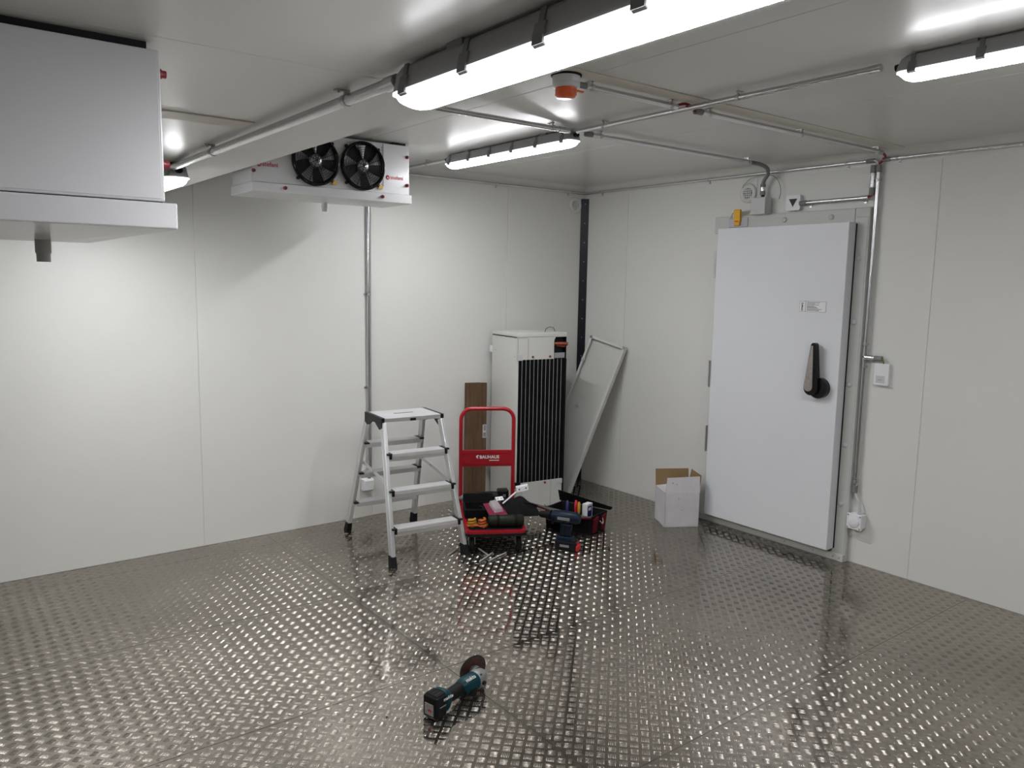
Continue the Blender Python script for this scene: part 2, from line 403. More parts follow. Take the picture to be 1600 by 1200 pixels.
# frame pieces
FT = .035
frame = MB().box(1.012, 1.103, -FT, -.001, .0, 2.112).build('door_frame', FRAMEP, door, bevel=.004)
MB().box(.004, 1.010, -FT, -.001, 2.0, 2.112).build('frame_head', FRAMEP, door, bevel=.004)
MB().box(.04, .09, -FT, -.001, .05, 1.998).build('frame_jamb', FRAMEP, door, bevel=.004)
MB().box(1.02, 1.095, -FT-.003, -FT+.001, .06, 2.06).build('frame_cover', FRAMEP, door, bevel=.003)
for z in (1.825, 1.452, 1.082, .716, .355): MB().lathe([(.017,0),(.016,.006),(.009,.009),(0,.009)], (1.054,-FT-.002,z), (0,-1,0), 16).build('screw_cap', LGREY, frame)
for x in (.221, .544, .863): MB().lathe([(.017,0),(.016,.006),(.009,.009),(0,.009)], (x,-FT,2.068), (0,-1,0), 16).build('screw_cap', LGREY, frame)
th = MB().box(.0, 1.10, -.055, -.001, .0, .045).build('threshold', FRAMEP, door, bevel=.003)
for x in (.70, .90, 1.035, 1.075): MB().lathe([(.006,0),(.005,.003),(0,.004)], (x,-.055,.024), (0,-1,0), 10).build('screw', STEEL, th)
leaf = MB().box(.096, 1.027, -.118, -.042, .068, 2.028).build('door_leaf', DOORW, door, bevel=.003)
MB().box(.104, 1.031, -.046, -.033, .072, 2.022).build('gasket', BLKR, door)
for z in (1.79, 1.05, .60):
    h = MB().box(.074, .098, -.112, -.09, z-.09, z+.09).build('hinge', STEEL, door, bevel=.002)
    MB().cyl((.078,-.11,z-.09),(.078,-.11,z+.09),.007,10).build('hinge_pin', STEEL, h)
# lever handle: round boss at the bottom, tapering arm upwards, metal inlay on the left
def taper(cx1, cz1, r1, cx2, cz2, r2, n=14):
    pts = []
    d = Vector((cx2-cx1, cz2-cz1)); a = math.atan2(d.y, d.x); L = d.length; be = math.acos((r1-r2)/L)
    for k in range(n+1): t = a+be+(2*PI-2*be)*k/n; pts.append((cx1+r1*math.cos(t), cz1+r1*math.sin(t)))
    for k in range(n+1): t = a-be+2*be*k/n; pts.append((cx2+r2*math.cos(t), cz2+r2*math.sin(t)))
    return pts
hb = MB(); hb.prism(taper(.912, 1.05, .062, .912, 1.05, .0619) if False else [(.918+.062*math.cos(2*PI*k/32), 1.052+.062*math.sin(2*PI*k/32)) for k in range(32)], 1, -.155, -.118)
lever = hb.build('handle_boss', BLKG, door, bevel=.006)
MB().prism(taper(.884, 1.052, .046, .887, 1.305, .017), 1, -.175, -.145).build('handle_lever', BLK, lever, bevel=.005)
MB().prism(taper(.869, 1.058, .029, .881, 1.30, .006), 1, -.179, -.17).build('handle_inlay', HSTEEL, lever, bevel=.001)
# sticker with pictogram and lines of print
st = MB().box(.742, .918, -.1195, -.118, 1.503, 1.567).build('notice', GREYINK, leaf)
MB().box(.744, .781, -.1203, -.1194, 1.505, 1.565).add([], []).box(.785, .916, -.1203, -.1194, 1.505, 1.565).build('notice_paper', WHITEINK, st)
pr = MB()
for i, (w_, hgt) in enumerate(((.085,.0028),(.055,.0022),(.082,.0025),(.05,.0022),(.066,.0035),(.074,.0025),(.10,.0025),(.082,.003))):
    z = 1.5585-i*.0066; pr.box(.791, .791+w_, -.1207, -.1202, z-hgt/2, z+hgt/2)
pr.box(.753,.770,-.1207,-.1202,1.552,1.556); pr.prism([(.7605+.0035*math.cos(2*PI*k/10),1.545+.004*math.sin(2*PI*k/10)) for k in range(10)],1,-.1207,-.1202)
pr.box(.757,.763,-.1207,-.1202,1.522,1.542); pr.box(.763,.771,-.1207,-.1202,1.534,1.5365); pr.box(.7565,.7595,-.1207,-.1202,1.509,1.523); pr.box(.7605,.7635,-.1207,-.1202,1.509,1.523)
pr.build('notice_print', BLACKINK, st)

# ------------------------------------------------------------------ conduits
def frame_of(n):
    return Vector(n).normalized()
def conduit(label, p0, p1, n, clips=(), couplings=(), r=.0115, standoff=.022, group='metal conduit runs', name='conduit_pipe'):
    """straight pipe p0->p1; n = direction from the wall or ceiling to the room; clips/couplings as fractions"""
    p0 = Vector(p0); p1 = Vector(p1); n = frame_of(n); d = (p1-p0); L = d.length; d.normalize(); s = d.cross(n)
    t = thing(name, label, 'conduit', p0)
    MB().cyl((0,0,0), p1-p0, r, 14).build('pipe', GALV, t)
    for f in couplings:
        c = d*(L*f); MB().cyl(c-d*.022, c+d*.022, r*1.2, 14).build('coupling', GREYP if f in (0., 1.) else GALV, t)
    for f in clips:
        c = d*(L*f); mb = MB()
        mb.cyl(c-d*.008, c+d*.008, r*1.16, 14)
        mb.bar(c-n*(r*.9), c-n*standoff, .012, .006, d)
        mb.bar(c-n*(standoff-.002)-s*.006, c-n*(standoff-.002)+s*.028, .014, .004, n)
        mb.lathe([(.004,0),(.004,.005),(0,.006)], c-n*(standoff-.002)+s*.02, n, 8)
        mb.build('clip', STEEL, t)
    return t
ZC = HC-.025; UP = (0,0,-1)
conduit('long galvanised conduit on the lowered ceiling leading to the big lamp', (-3.624,-3.392,HL-.022), (-3.63,-1.70,HL-.022), UP, (.14,.72), (.014,), r=.0125, standoff=.022)
conduit('galvanised ceiling conduit joining the far lamp to the lamp at the right edge', (-1.765,-1.86,ZC), (-1.765,-3.40,ZC), UP, (.12,.62), (.985,), standoff=.025)
conduit('short galvanised conduit from the lowered ceiling edge to the far lamp', (XE+.002,-1.84,ZC), (-1.80,-1.84,ZC), UP, (.93,), (.97,), standoff=.025)
conduit('ceiling conduit running from the far lamp towards the door junction box', (-1.67,-1.84,ZC), (-.33,-1.84,ZC), UP, (.06,.975), (0.,), standoff=.025)
conduit('ceiling conduit between the orange beacon and the crossing conduit', (-2.33,-2.545,ZC), (-1.82,-2.545,ZC), UP, (.04,.93), (), standoff=.025)
conduit('ceiling conduit from the crossing to the wall above the door frame', (-1.68,-2.545,ZC), (-.13,-2.545,ZC), UP, (.05,.5,.97), (.0,), standoff=.025)
conduit('short conduit end between the fan cooler and the far lamp', (-1.74,-.1,ZC), (-1.74,-.62,ZC), UP, (.55,), (), standoff=.025)
ZP = 2.372
conduit('thin conduit along the top of the left wall', (-3.0,-.024,ZP), (-.012,-.024,ZP), (0,-1,0), (.70,.94,.35), (), r=.0105)
conduit('thin conduit along the top of the right wall from the corner to the door', (-.024,-.012,ZP), (-.024,-2.425,ZP), (-1,0,0), (.08,.52,.94), (1.,), r=.0105)
conduit('thin conduit along the top of the right wall beyond the door', (-.024,-2.52,ZP), (-.024,-4.6,ZP), (-1,0,0), (.03,.5), (0.,), r=.0105)
conduit('vertical galvanised conduit beside the door frame with a tee at the sensor', (-.024,-2.478,2.325), (-.024,-2.478,.46), (-1,0,0), (.035,.535,.605,.975), (0.,.565,.585,1.), r=.0125)
conduit('short vertical conduit above the triangle sign', (-.024,-2.445,2.325), (-.024,-2.445,2.20), (-1,0,0), (.25,.9), (0.,1.), r=.0125)
conduit('short horizontal conduit beside the triangle sign', (-.026,-2.012,2.164), (-.026,-2.43,2.167), (-1,0,0), (.1,.93), (.0,.95), r=.0125)
conduit('short steel tee branch above the white wall sensor', (-.026,-2.49,1.25), (-.026,-2.56,1.25), (-1,0,0), (.45,), (0.2,1.), r=.0125)
conduit('tall galvanised conduit on the left wall under the fan cooler', (-1.972,-.024,2.35), (-1.972,-.024,.30), (0,-1,0), (.39,.7), (), r=.0125)

def cable(name, label, pts, r, mtl, cat='cable', group=None, n=8):
    # Catmull-Rom through pts
    P = [Vector(p) for p in pts]; out = []
    Q = [P[0]*2-P[1]]+P+[P[-1]*2-P[-2]]
    for i in range(1, len(Q)-2):
        for k in range(8):
            t = k/8; a, b, c, d = Q[i-1], Q[i], Q[i+1], Q[i+2]
            out.append(.5*((2*b)+(c-a)*t+(2*a-5*b+4*c-d)*t*t+(3*b-a-3*c+d)*t**3))
    out.append(P[-1])
    o = P[0]; mb = MB().tube([q-o for q in out], r, n); ob = mb.build(name, mtl); ob.location = o
    return tag(ob, label, cat, group)
cable('red_cable', 'short red cable bridging the conduits where they cross on the ceiling', [(-1.84,-2.545,ZC),(-1.765,-2.55,ZC+.018),(-1.70,-2.545,ZC)], .006, REDC)
cable('red_cable', 'dark red cable bend at the wall above the door corner', [(-.14,-2.545,ZC),(-.09,-2.535,ZC-.004),(-.045,-2.52,ZC-.012),(-.026,-2.495,ZC-.03),(-.024,-2.455,2.335)], .007, REDC)
cable('white_cable', 'short white cable curving down into the vertical conduit', [(-.026,-2.43,ZP),(-.03,-2.462,2.366),(-.024,-2.478,2.33)], .005, WPLAST)
cable('red_wire', 'tiny dark red wire between the conduits beside the sign', [(-.026,-2.425,2.17),(-.028,-2.445,2.175),(-.024,-2.445,2.2)], .005, REDC)
cable('green_wire', 'short green and yellow wire entering the wall sensor', [(-.026,-2.56,1.25),(-.026,-2.585,1.247),(-.022,-2.592,1.222)], .0045, GREENW)
cable('flexible_conduit', 'dark flexible conduit bending from the ceiling down to the junction box', [(-.34,-1.84,ZC),(-.24,-1.838,ZC-.002),(-.15,-1.825,ZC-.016),(-.09,-1.79,ZC-.045),(-.058,-1.745,2.325),(-.05,-1.728,2.29)], .012, GREYP, n=12)
cable('loose_wire', 'thin clear wire arching from the junction box to the right', [(-.03,-1.70,2.36),(-.03,-1.78,2.35),(-.03,-1.83,2.31),(-.03,-1.85,2.25),(-.03,-1.84,2.20)], .003, CWIRE, group='loose clear wires')
cable('loose_wire', 'thin clear wire arching from the junction box to the round vent', [(-.03,-1.70,2.36),(-.03,-1.62,2.345),(-.03,-1.57,2.31),(-.03,-1.56,2.29)], .003, CWIRE, group='loose clear wires')

# ------------------------------------------------------------------ small wall fixtures
def wthing(name, label, cat, y, z, group=None): return thing(name, label, cat, (0, y, z), RW, group)
jb = wthing('junction_box', 'light grey square junction box above the door', 'junction box', -1.722, 2.162)
MB().box(-.052,.052,-.075,-.001,-.052,.052).build('box', LGREY, jb, bevel=.006)
MB().box(-.054,.054,-.081,-.06,-.054,.054).build('lid', LGREY, jb, bevel=.004)
gl = MB().cyl((.008,-.045,.052),(.008,-.045,.075),.011,12).build('gland', BLK, jb)
MB().cyl((.008,-.047,.072),(.008,-.048,.135),.0155,14).build('steel_sleeve', CHROME, jb)
MB().cyl((.008,-.047,.07),(.008,-.048,.095),.0168,14).build('lower_ring', GREYP, jb); MB().cyl((.008,-.048,.118),(.008,-.048,.138),.0168,14).build('upper_ring', GREYP, jb)
def vent(label, loc, rz):
    t = thing('air_vent', label, 'vent', loc, rz, 'round air vents')
    MB().lathe([(.064,0),(.064,.006),(.058,.012),(.036,.014),(.034,.006)], (0,-.001,0), (0,-1,0), 32).build('rim', WALL, t)
    MB().disc((0,-.004,0), (0,-1,0), .035, 24).build('opening', DARK, t)
    for k in (-.02,-.007,.007,.02):
        h = math.sqrt(.035**2-k*k)
        MB().box(k-.0022,k+.0022,-.013,-.007,-h,h).build('grille_bar', WPLAST, t); MB().box(-h,h,-.0135,-.0075,k-.0022,k+.0022).build('grille_bar', WPLAST, t)
    return t
vent('round white grille vent above the door beside the junction box', (0,-1.588,2.257), RW)
vent('round white grille vent near the black corner strip', (-.112,0,2.274), 0)
sg = wthing('alarm_sign', 'white square plate with a black downward triangle above the door', 'sign', -1.941, 2.17)
MB().prism(rrect(-.05,.05,-.047,.047,.012), 1, -.028, -.001).build('plate', WPLAST, sg, bevel=.003)
MB().prism([(-.029,.024),(0,-.025),(.029,.024)][::-1], 1, -.0295, -.0278).build('triangle', mat('dark_red_print',(.02,.004,.006),.5,noise=.2), sg)
MB().cyl((.05,-.024,-.006),(.07,-.024,-.006),.012,12).build('gland', LGREY, sg)
ds = wthing('door_contact', 'yellow connector with a grey base plate at the top left of the door frame', 'connector', -1.548, 2.068)
MB().box(-.075,.075,-.043,-.036,-.031,.031).build('base_plate', mat('lilac_grey',(.50,.49,.53),.5,noise=.05), ds, bevel=.004)
MB().box(-.025,.025,-.062,-.043,.005,.083).build('connector_body', YEL, ds, bevel=.003)
MB().box(-.019,.022,-.060,-.043,-.022,.008).build('connector_plug', YEL, ds, bevel=.003)
MB().box(-.012,.014,-.0632,-.0618,.004,.010).build('red_mark', REDPL, ds)
MB().tube([(.025,-.045,.07),(.06,-.04,.072),(.11,-.03,.075)], .004, 8).build('lead', LGREY, ds)
MB().tube([(-.02,-.05,.07),(-.045,-.046,.06),(-.062,-.042,.03),(-.066,-.04,.015)], .003, 8).build('bare_wire', CWIRE, ds)
sw = wthing('wall_sensor', 'flat white rectangular sensor on the wall right of the door', 'sensor', -2.583, 1.16)
MB().prism(rrect(-.043,.043,-.063,.063,.005), 1, -.024, -.001).build('housing', WPLAST, sw, bevel=.002)
MB().box(-.03,.022,-.0255,-.0238,-.05,-.008).build('printed_label', LGREY, sw); MB().box(-.018,.006,-.0262,-.0252,-.034,-.031).build('print', GREYINK, sw)
MB().box(.008,.022,-.0258,-.0238,.032,.036).build('indicator', WHITEINK, sw)
sk = wthing('socket_box', 'square white surface socket low on the wall right of the door', 'socket', -2.508, .272)
MB().box(-.043,.043,-.06,-.001,-.043,.043).build('body', WPLAST, sk, bevel=.005)
MB().box(-.046,.046,-.066,-.045,-.046,.046).build('cover', WPLAST, sk, bevel=.004)
MB().lathe([(.034,0),(.034,.004),(.031,.006),(0,.006)], (0,-.066,0), (0,-1,0), 28).build('round_lid', WPLAST, sk)
for a in (-1,1):
    for b in (-1,1): MB().lathe([(.005,0),(.004,.002),(0,.002)], (a*.037,-.066,b*.037), (0,-1,0), 10).build('screw', GREYINK, sk)
MB().tube([(.012,-.03,.044),(.012,-.03,.07)], .012, 12).build('gland', LGREY, sk)
MB().tube([(.012,-.03,.068),(.008,-.03,.11),(-.012,-.028,.14),(-.028,-.025,.17)], .007, 10).build('cable_tail', LGREY, sk)
sk2 = thing('socket_box', 'small white socket box on the left wall seen through the stepladder', 'socket', (-1.99,0,.235))
MB().box(-.04,.04,-.045,-.001,-.042,.042).build('body', WPLAST, sk2, bevel=.006)
MB().box(-.036,.036,-.053,-.044,-.036,.036).build('cover', WPLAST, sk2, bevel=.005)
MB().cyl((.014,-.024,.04),(.014,-.024,.075),.011,12).build('gland', GREYP, sk2)

# ------------------------------------------------------------------ beacon
bc = thing('warning_beacon', 'orange strobe beacon on a white base under the ceiling', 'beacon', (-2.452,-2.56,HC-.004))
MB().lathe([(.058,0),(.058,-.005),(.052,-.007)], (0,0,0), (0,0,1), 32).build('foot', BLKR, bc)
MB().lathe([(.052,-.004),(.053,-.026),(.0505,-.029),(.052,-.031),(.051,-.044),(.040,-.048),(0,-.048)], (0,0,0), (0,0,1), 36).build('base', WPLAST, bc)
MB().lathe([(.040,-.046),(.039,-.068),(.036,-.078),(.033,-.082),(0,-.083)], (0,0,0), (0,0,1), 36).build('lens', ORANGE, bc)
for z in (-.055,-.063,-.071): MB().lathe([(.0395,z-.003),(.041,z),(.0395,z+.003)], (0,0,0), (0,0,1), 36).build('lens_rib', ORANGE, bc)
MB().box(.036,.085,-.006,.006,-.052,-.046).build('lens_tether', ORANGE, bc); MB().cyl((.05,0,-.025),(.10,0,-.024),.012,12).build('gland', GREYP, bc)

# ------------------------------------------------------------------ batten lamps
def make_lamp(label, loc, L=1.16):
    """local x along the lamp, z=0 at the ceiling"""
    t = thing('batten_light', label, 'lamp', loc, PI/2, 'sealed LED batten lamps')
    def sec(w0, w1, z0, z1): return [(-w1,z1),(-w0,z0),(w0,z0),(w1,z1)]
    ho = MB(); xs = [(-L/2,.62,.4),(-L/2+.012,.9,.85),(-L/2+.03,1,1),(L/2-.03,1,1),(L/2-.012,.9,.85),(L/2,.62,.4)]
    prof = [(-.0425,-.055),(-.0405,-.045),(-.034,-.012),(-.029,-.006),(.029,-.006),(.034,-.012),(.0405,-.045),(.0425,-.055)]
    def P(x, kx, kz): return [(x, p[0]*(kx*.35+.65), -.055+(p[1]+.055)*kz) for p in prof]
    rings = [P(*q) for q in xs]; n = len(prof)
    ho.add([p for rg in rings for p in rg], [(i*n+k, i*n+k+1, (i+1)*n+k+1, (i+1)*n+k) for i in range(len(rings)-1) for k in range(n-1)], False)
    ho.add(rings[0], [tuple(range(n))]); ho.add(rings[-1], [tuple(range(n-1,-1,-1))])
    ho.build('housing', LAMPH, t, weld=True)
    MB().prism(rrect(-L/2-.004,L/2+.004,-.0445,.0445,.026), 2, -.060, -.055).build('rim', RIM, t)
    di = MB(); m_ = 12
    def D(x, k, kd): return [(x, .041*k*math.cos(PI+PI*i/m_), -.060-.027*kd*math.sin(PI*i/m_)**.8) for i in range(m_+1)]
    ds_ = [(-L/2,.35,.02),(-L/2+.006,.72,.3),(-L/2+.018,.92,.66),(-L/2+.035,1,.9),(-L/2+.055,1,1),(L/2-.055,1,1),(L/2-.035,1,.9),(L/2-.018,.92,.66),(L/2-.006,.72,.3),(L/2,.35,.02)]
    rg = [D(*q) for q in ds_]; n = m_+1
    di.add([p for q in rg for p in q], [(i*n+k, i*n+k+1, (i+1)*n+k+1, (i+1)*n+k) for i in range(len(rg)-1) for k in range(n-1)], True)
    di.build('diffuser', DIFF, t)
    cl = None
    for s in (-1, 1):
        for k in range(6):
            x = -L/2+.055+k*(L-.11)/5
            if cl is None:
                mb = MB()
                for a, b in (((-.0395,-.03),(-.0455,-.05)),((-.0455,-.05),(-.0465,-.064))):
                    mb.bar((0,a[0],a[1]),(0,b[0],b[1]), .026, .004, (0,1,0))
                mb.bar((0,-.0465,-.062),(0,-.041,-.066), .026, .003, (0,0,1))
                mb.bar((0,-.0335,-.006),(0,-.0395,-.032), .014, .004, (0,1,0))
                cl = mb.build('clip', mat('lamp_clip_dark',(.17,.17,.175),.45,noise=.05), t); cl.location = (x,0,0)
            else:
                c = link_copy(cl, parent=t); c.location = (x,0,0); c.rotation_euler = (0,0,0 if s < 0 else PI)
    for s in (-1, 1):
        MB().cyl((s*(L/2-.01),0,-.03),(s*(L/2+.02),0,-.032),.0115,12).build('end_gland', BLK, t)
        MB().box(s*(L/2-.22)-.03,s*(L/2-.22)+.02,-.036,.036,-.012,0).build('mounting_bracket', GREYP, t)
    MB().box(-L/2+.09,-L/2+.16,-.0395,-.0385,-.036,-.026).build('rating_mark', GREYP, t)
    return t
lamp = make_lamp('large bright LED batten hanging from the lowered ceiling at the top centre', (-3.609,-3.988,HL))
def lamp_copy(label, loc):
    c = copy_tree(lamp); c.location = loc; c['label'] = label; return c
lamp_copy('lit LED batten on the far ceiling between the fan cooler and the corner', (-1.728,-1.222,HC))
lamp_copy('lit LED batten cut off by the right edge of the ceiling', (-1.745,-4.04,HC))
lamp_copy('lit LED batten mostly hidden behind the near cooler', (-3.612,-1.115,HL))

# ------------------------------------------------------------------ evaporators (local: x along the unit, -y = fan side, z=0 at the ceiling)
def make_cooler(label, loc, rz, fans=True):
    t = thing('fan_cooler', label, 'cooler', loc, rz, 'ceiling fan coolers'); W = .905; D = .31
    body = MB().box(-W/2, W/2, 0, D, -.287, -.015).build('casing', WHITEP, t, bevel=.003)
    for x in (-.40, .40): MB().box(x-.04,x+.04,.02,D-.02,-.016,0).build('hanger', BLKR, t)
    MB().box(-W/2-.0012,-W/2+.001,.006,D-.006,-.282,-.02).build('end_panel', WHITEP, t, bevel=.0005); MB().box(W/2-.001,W/2+.0012,.006,D-.006,-.282,-.02).build('end_panel', WHITEP, t, bevel=.0005)
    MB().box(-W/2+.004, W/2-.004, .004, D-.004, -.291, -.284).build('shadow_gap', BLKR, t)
    pan = MB(); a, b, c_, d_ = -W/2-.006, W/2+.006, -.02, D+.012
    pan.hexa([(a,c_,-.337),(b,c_,-.337),(b,d_,-.337),(a,d_,-.337)], [(a,c_,-.289),(b,c_,-.289),(b,d_,-.289),(a,d_,-.289)])
    pn = pan.build('drip_tray', WHITEP, t, bevel=.003)
    mb = MB(); cx = 0.
    mb.hexa([(cx-.05,.10,-.35),(cx+.05,.10,-.35),(cx+.05,.20,-.35),(cx-.05,.20,-.35)], [(a+.02,c_+.02,-.336),(b-.02,c_+.02,-.336),(b-.02,d_-.02,-.336),(a+.02,d_-.02,-.336)])
    mb.build('tray_bottom', WHITEP, t)
    sp = MB().lathe([(.016,0),(.016,-.03),(.014,-.032),(.014,-.05),(.010,-.05),(.010,0)], (cx,.15,-.348), (0,0,1), 18).build('drain_spout', LGREY, t)
    if fans:
        for fx in (-.117, .157):
            c = (fx, 0, -.153); R = .131
            ring = MB().lathe([(R-.002,.0),(R,.004),(R,.022),(R-.006,.03),(R-.013,.03),(R-.013,.002)], c, (0,-1,0), 44).build('fan', BLKG, t)
            MB().disc((fx,-.002,-.153), (0,-1,0), R-.006, 40).build('fan_opening', DARK, ring)
            gm = MB(); yg = -.033
            for k in range(1, 11):
                rr = .012*k; gm.tube([(fx+rr*math.cos(q),yg+.0,-.153+rr*math.sin(q)) for q in [2*PI*i/40 for i in range(40)]], .0013, 5, closed=True)
            for k in range(4):
                q = PI/8+k*PI/4; gm.tube([(fx-.127*math.cos(q),yg+.003,-.153-.127*math.sin(q)),(fx+.127*math.cos(q),yg+.003,-.153+.127*math.sin(q))], .0018, 5)
            gm.build('fan_guard', BLK, ring)
            MB().lathe([(.036,0),(.036,.012),(.028,.018),(0,.019)], (fx,-.003,-.153), (0,-1,0), 24).build('fan_hub', STEEL, ring)
            bl = None
            for k in range(5):
                q0 = 2*PI*k/5+.35; mb = MB(); vs = []; fs = []
                for i in range(6):
                    r_ = .03+(.113-.03)*i/5; wd = .32+.30*i/5
                    for j in range(5):
                        an = (j/4-.5)*wd+.10*i/5; vs.append((r_*math.cos(an), -.011-.009*(j/4-.5)*2+.004*math.sin(PI*j/4), r_*math.sin(an)))
                for i in range(5):
                    for j in range(4): fs.append((i*5+j, i*5+j+1, (i+1)*5+j+1, (i+1)*5+j))
                if bl is None:
                    mb.add(vs, fs, True); bl = mb.build('fan_blade', BLADE, ring); o = bl
                else: o = link_copy(bl, parent=ring)
                o.location = (fx, 0, -.153); o.rotation_euler = (0, -q0, 0)
            for q in (PI/4, 3*PI/4, 5*PI/4, 7*PI/4):
                x, z = fx+.137*math.cos(q), -.153+.137*math.sin(q)
                MB().lathe([(.008,0),(.008,.01),(.005,.012),(.003,.005)], (x,-.001,z), (0,-1,0), 12).build('guard_lug', BLKG, ring)
            MB().prism([(fx+.093,-.268),(fx+.118,-.268),(fx+.124,-.258),(fx+.110,-.245),(fx+.098,-.248)], 1, -.012, -.004).build('paper_tag', TAG, ring)
        MB().box(.283,.287,-.003,.001,-.25,-.02).build('panel_joint', GREYP, t)
    for (x, y, z) in ((.437,0,-.077),(.437,0,-.234),(-.446,0,-.234),(.27,-.02,-.31),(-.29,-.02,-.31)) if fans else ((-.425,0,-.05),(-.425,0,-.215),(.40,0,-.225)):
        MB().lathe([(.0095,0),(.0095,.007),(.007,.009),(.007,.016),(.0,.017)], (x,y,z), (0,-1,0), 12).build('red_bolt', REDB, t)
    if fans:
        for (x, z) in ((.302,-.207), (-.428,-.207)):
            lg = MB().lathe([(.0125,0),(.0125,.0006),(0,.0006)], (x+.012,-.0005,z+.008), (0,-1,0), 24).build('logo_disc', LOGO, t)
            MB().prism([(x+.004,z+.004),(x+.02,z+.004),(x+.017,z+.008),(x+.0145,z+.006),(x+.012,z+.012),(x+.0085,z+.006)], 1, -.0016, -.001).build('logo_mark', WHITEINK, lg)
            text_obj('stefani', .032, LOGO, t, (x+.028,-.0012,z), (PI/2,0,0), bold=.0002)
        for z in (-.04,-.055,-.24): MB().lathe([(.003,0),(.003,.002),(0,.002)], (.276,-.0005,z), (0,-1,0), 8).build('rivet', GREYINK, t)
    return t
make_cooler('white two-fan ceiling cooler facing the room above the stepladder', (-2.578,-.832,HC), 0)
make_cooler('near white ceiling cooler seen end-on at the upper left', (-4.05,-2.815,HL), PI/2, fans=False)

# ------------------------------------------------------------------ stepladder
ld = thing('stepladder', 'double-sided aluminium stepladder with black feet on the tread plate', 'ladder', (-2.04,-.622,0), math.radians(-6))
LH = .832
def legp(sx, sy, z):
    k = 1-z/LH; return Vector((sx*(.187+(.237-.187)*k), sy*(.118+(.385-.118)*k), z))
for sx in (-1, 1):
    for sy in (-1, 1):
        a = legp(sx, sy, .045); b = legp(sx, sy, .80); d = (b-a).normalized()
        lg = MB().bar(a, b, .022, .05, (0, 1, 0)).build('leg', ALU, ld, bevel=.003)
        mb = MB()
        for off in (-.017, .017):
            q = Vector((sx*.0115, off, 0)); mb.bar(a+q, b+q, .003, .006, (0,1,0))
        mb.build('leg_ribs', ALU, lg)
        f0 = legp(sx, sy, .0); f1 = legp(sx, sy, .062)
        mb = MB(); mb.hexa([(f0.x-.017,f0.y-.031,0),(f0.x+.017,f0.y-.031,0),(f0.x+.017,f0.y+.031,0),(f0.x-.017,f0.y+.031,0)],
                           [(f1.x-.0145,f1.y-.028,.062),(f1.x+.0145,f1.y-.028,.062),(f1.x+.0145,f1.y+.028,.062),(f1.x-.0145,f1.y+.028,.062)])
        mb.build('foot', BLKR, ld, bevel=.003)
# top platform
tp = MB().box(-.19,.19,-.135,.135,LH-.028,LH-.002).build('top_platform', ALU, ld, bevel=.003)
mb = MB()
for y in np.linspace(-.12,.12,17): mb.box(-.185,.185,y-.004,y+.004,LH-.003,LH)
mb.build('platform_ribs', RIBM, tp)
for sx in (-1, 1):
    MB().prism([(-.14,LH),(-.14,LH-.06),(-.10,LH-.075),(-.03,LH-.04),(.03,LH-.04),(.10,LH-.075),(.14,LH-.06),(.14,LH)], 0, sx*.186, sx*.205).build('hinge_cap', BLK, tp, bevel=.003)
MB().box(-.018,.018,-.139,-.134,LH-.027,LH-.012).build('badge', BLK, tp)
MB().box(-.07,.06,-.006,.006,LH,LH+.0008).build('slot', BLK, tp)
for sy in (-1, 1):
    for k in (1, 2, 3):
        z = LH*(k/4)-.008; pL = legp(-1, sy, z); pR = legp(1, sy, z); y0 = pL.y
        tr = MB().box(pL.x+.008, pR.x-.008, y0-.034-.008*0, y0+.046 if sy < 0 else y0+.034, z-.016, z+.012) if sy < 0 else MB().box(pL.x+.008, pR.x-.008, y0-.046, y0+.034, z-.016, z+.012)
        trd = tr.build('tread', ALUT, ld, bevel=.002)
        mb = MB(); ya, yb = (y0-.03, y0+.042) if sy < 0 else (y0-.042, y0+.03)
        for y in np.linspace(ya, yb, 9): mb.box(pL.x+.012, pR.x-.012, y-.0025, y+.0025, z+.011, z+.0145)
        mb.build('tread_ribs', RIBM, trd)
        MB().box(pL.x+.012, pR.x-.012, (y0-.0355) if sy < 0 else y0+.0335, (y0-.0335) if sy < 0 else y0+.0355, z-.03, z-.004).build('tread_lip', ALU, trd)
        for px_ in (pL.x, pR.x):
            s = -1 if px_ < 0 else 1
            MB().box(px_-s*.028, px_+s*.004, y0-.04 if sy < 0 else y0-.05, y0+.05 if sy < 0 else y0+.04, z+.006, z+.0165).build('tread_cap', BLK, trd, bevel=.003)
            MB().box(px_-s*.026, px_-s*.01, (y0-.041) if sy < 0 else y0+.032, (y0-.032) if sy < 0 else y0+.041, z-.018, z+.014).build('tread_cap', BLK, trd, bevel=.002)
for sx in (-1, 1):
    a = legp(sx, -1, .43); b = legp(sx, 1, .50); x = a.x-sx*.016; mid = Vector((x, .02, .475))
    st_ = MB().bar((x,a.y,a.z), mid, .004, .022, (0,0,1)).build('folding_stay', ALU, ld); MB().bar(mid, (x,b.y,b.z), .004, .022, (0,0,1)).build('folding_stay', ALU, ld)
    MB().cyl((x-.006,.02,.475),(x+.006,.02,.475),.008,10).build('stay_rivet', STEEL, ld)

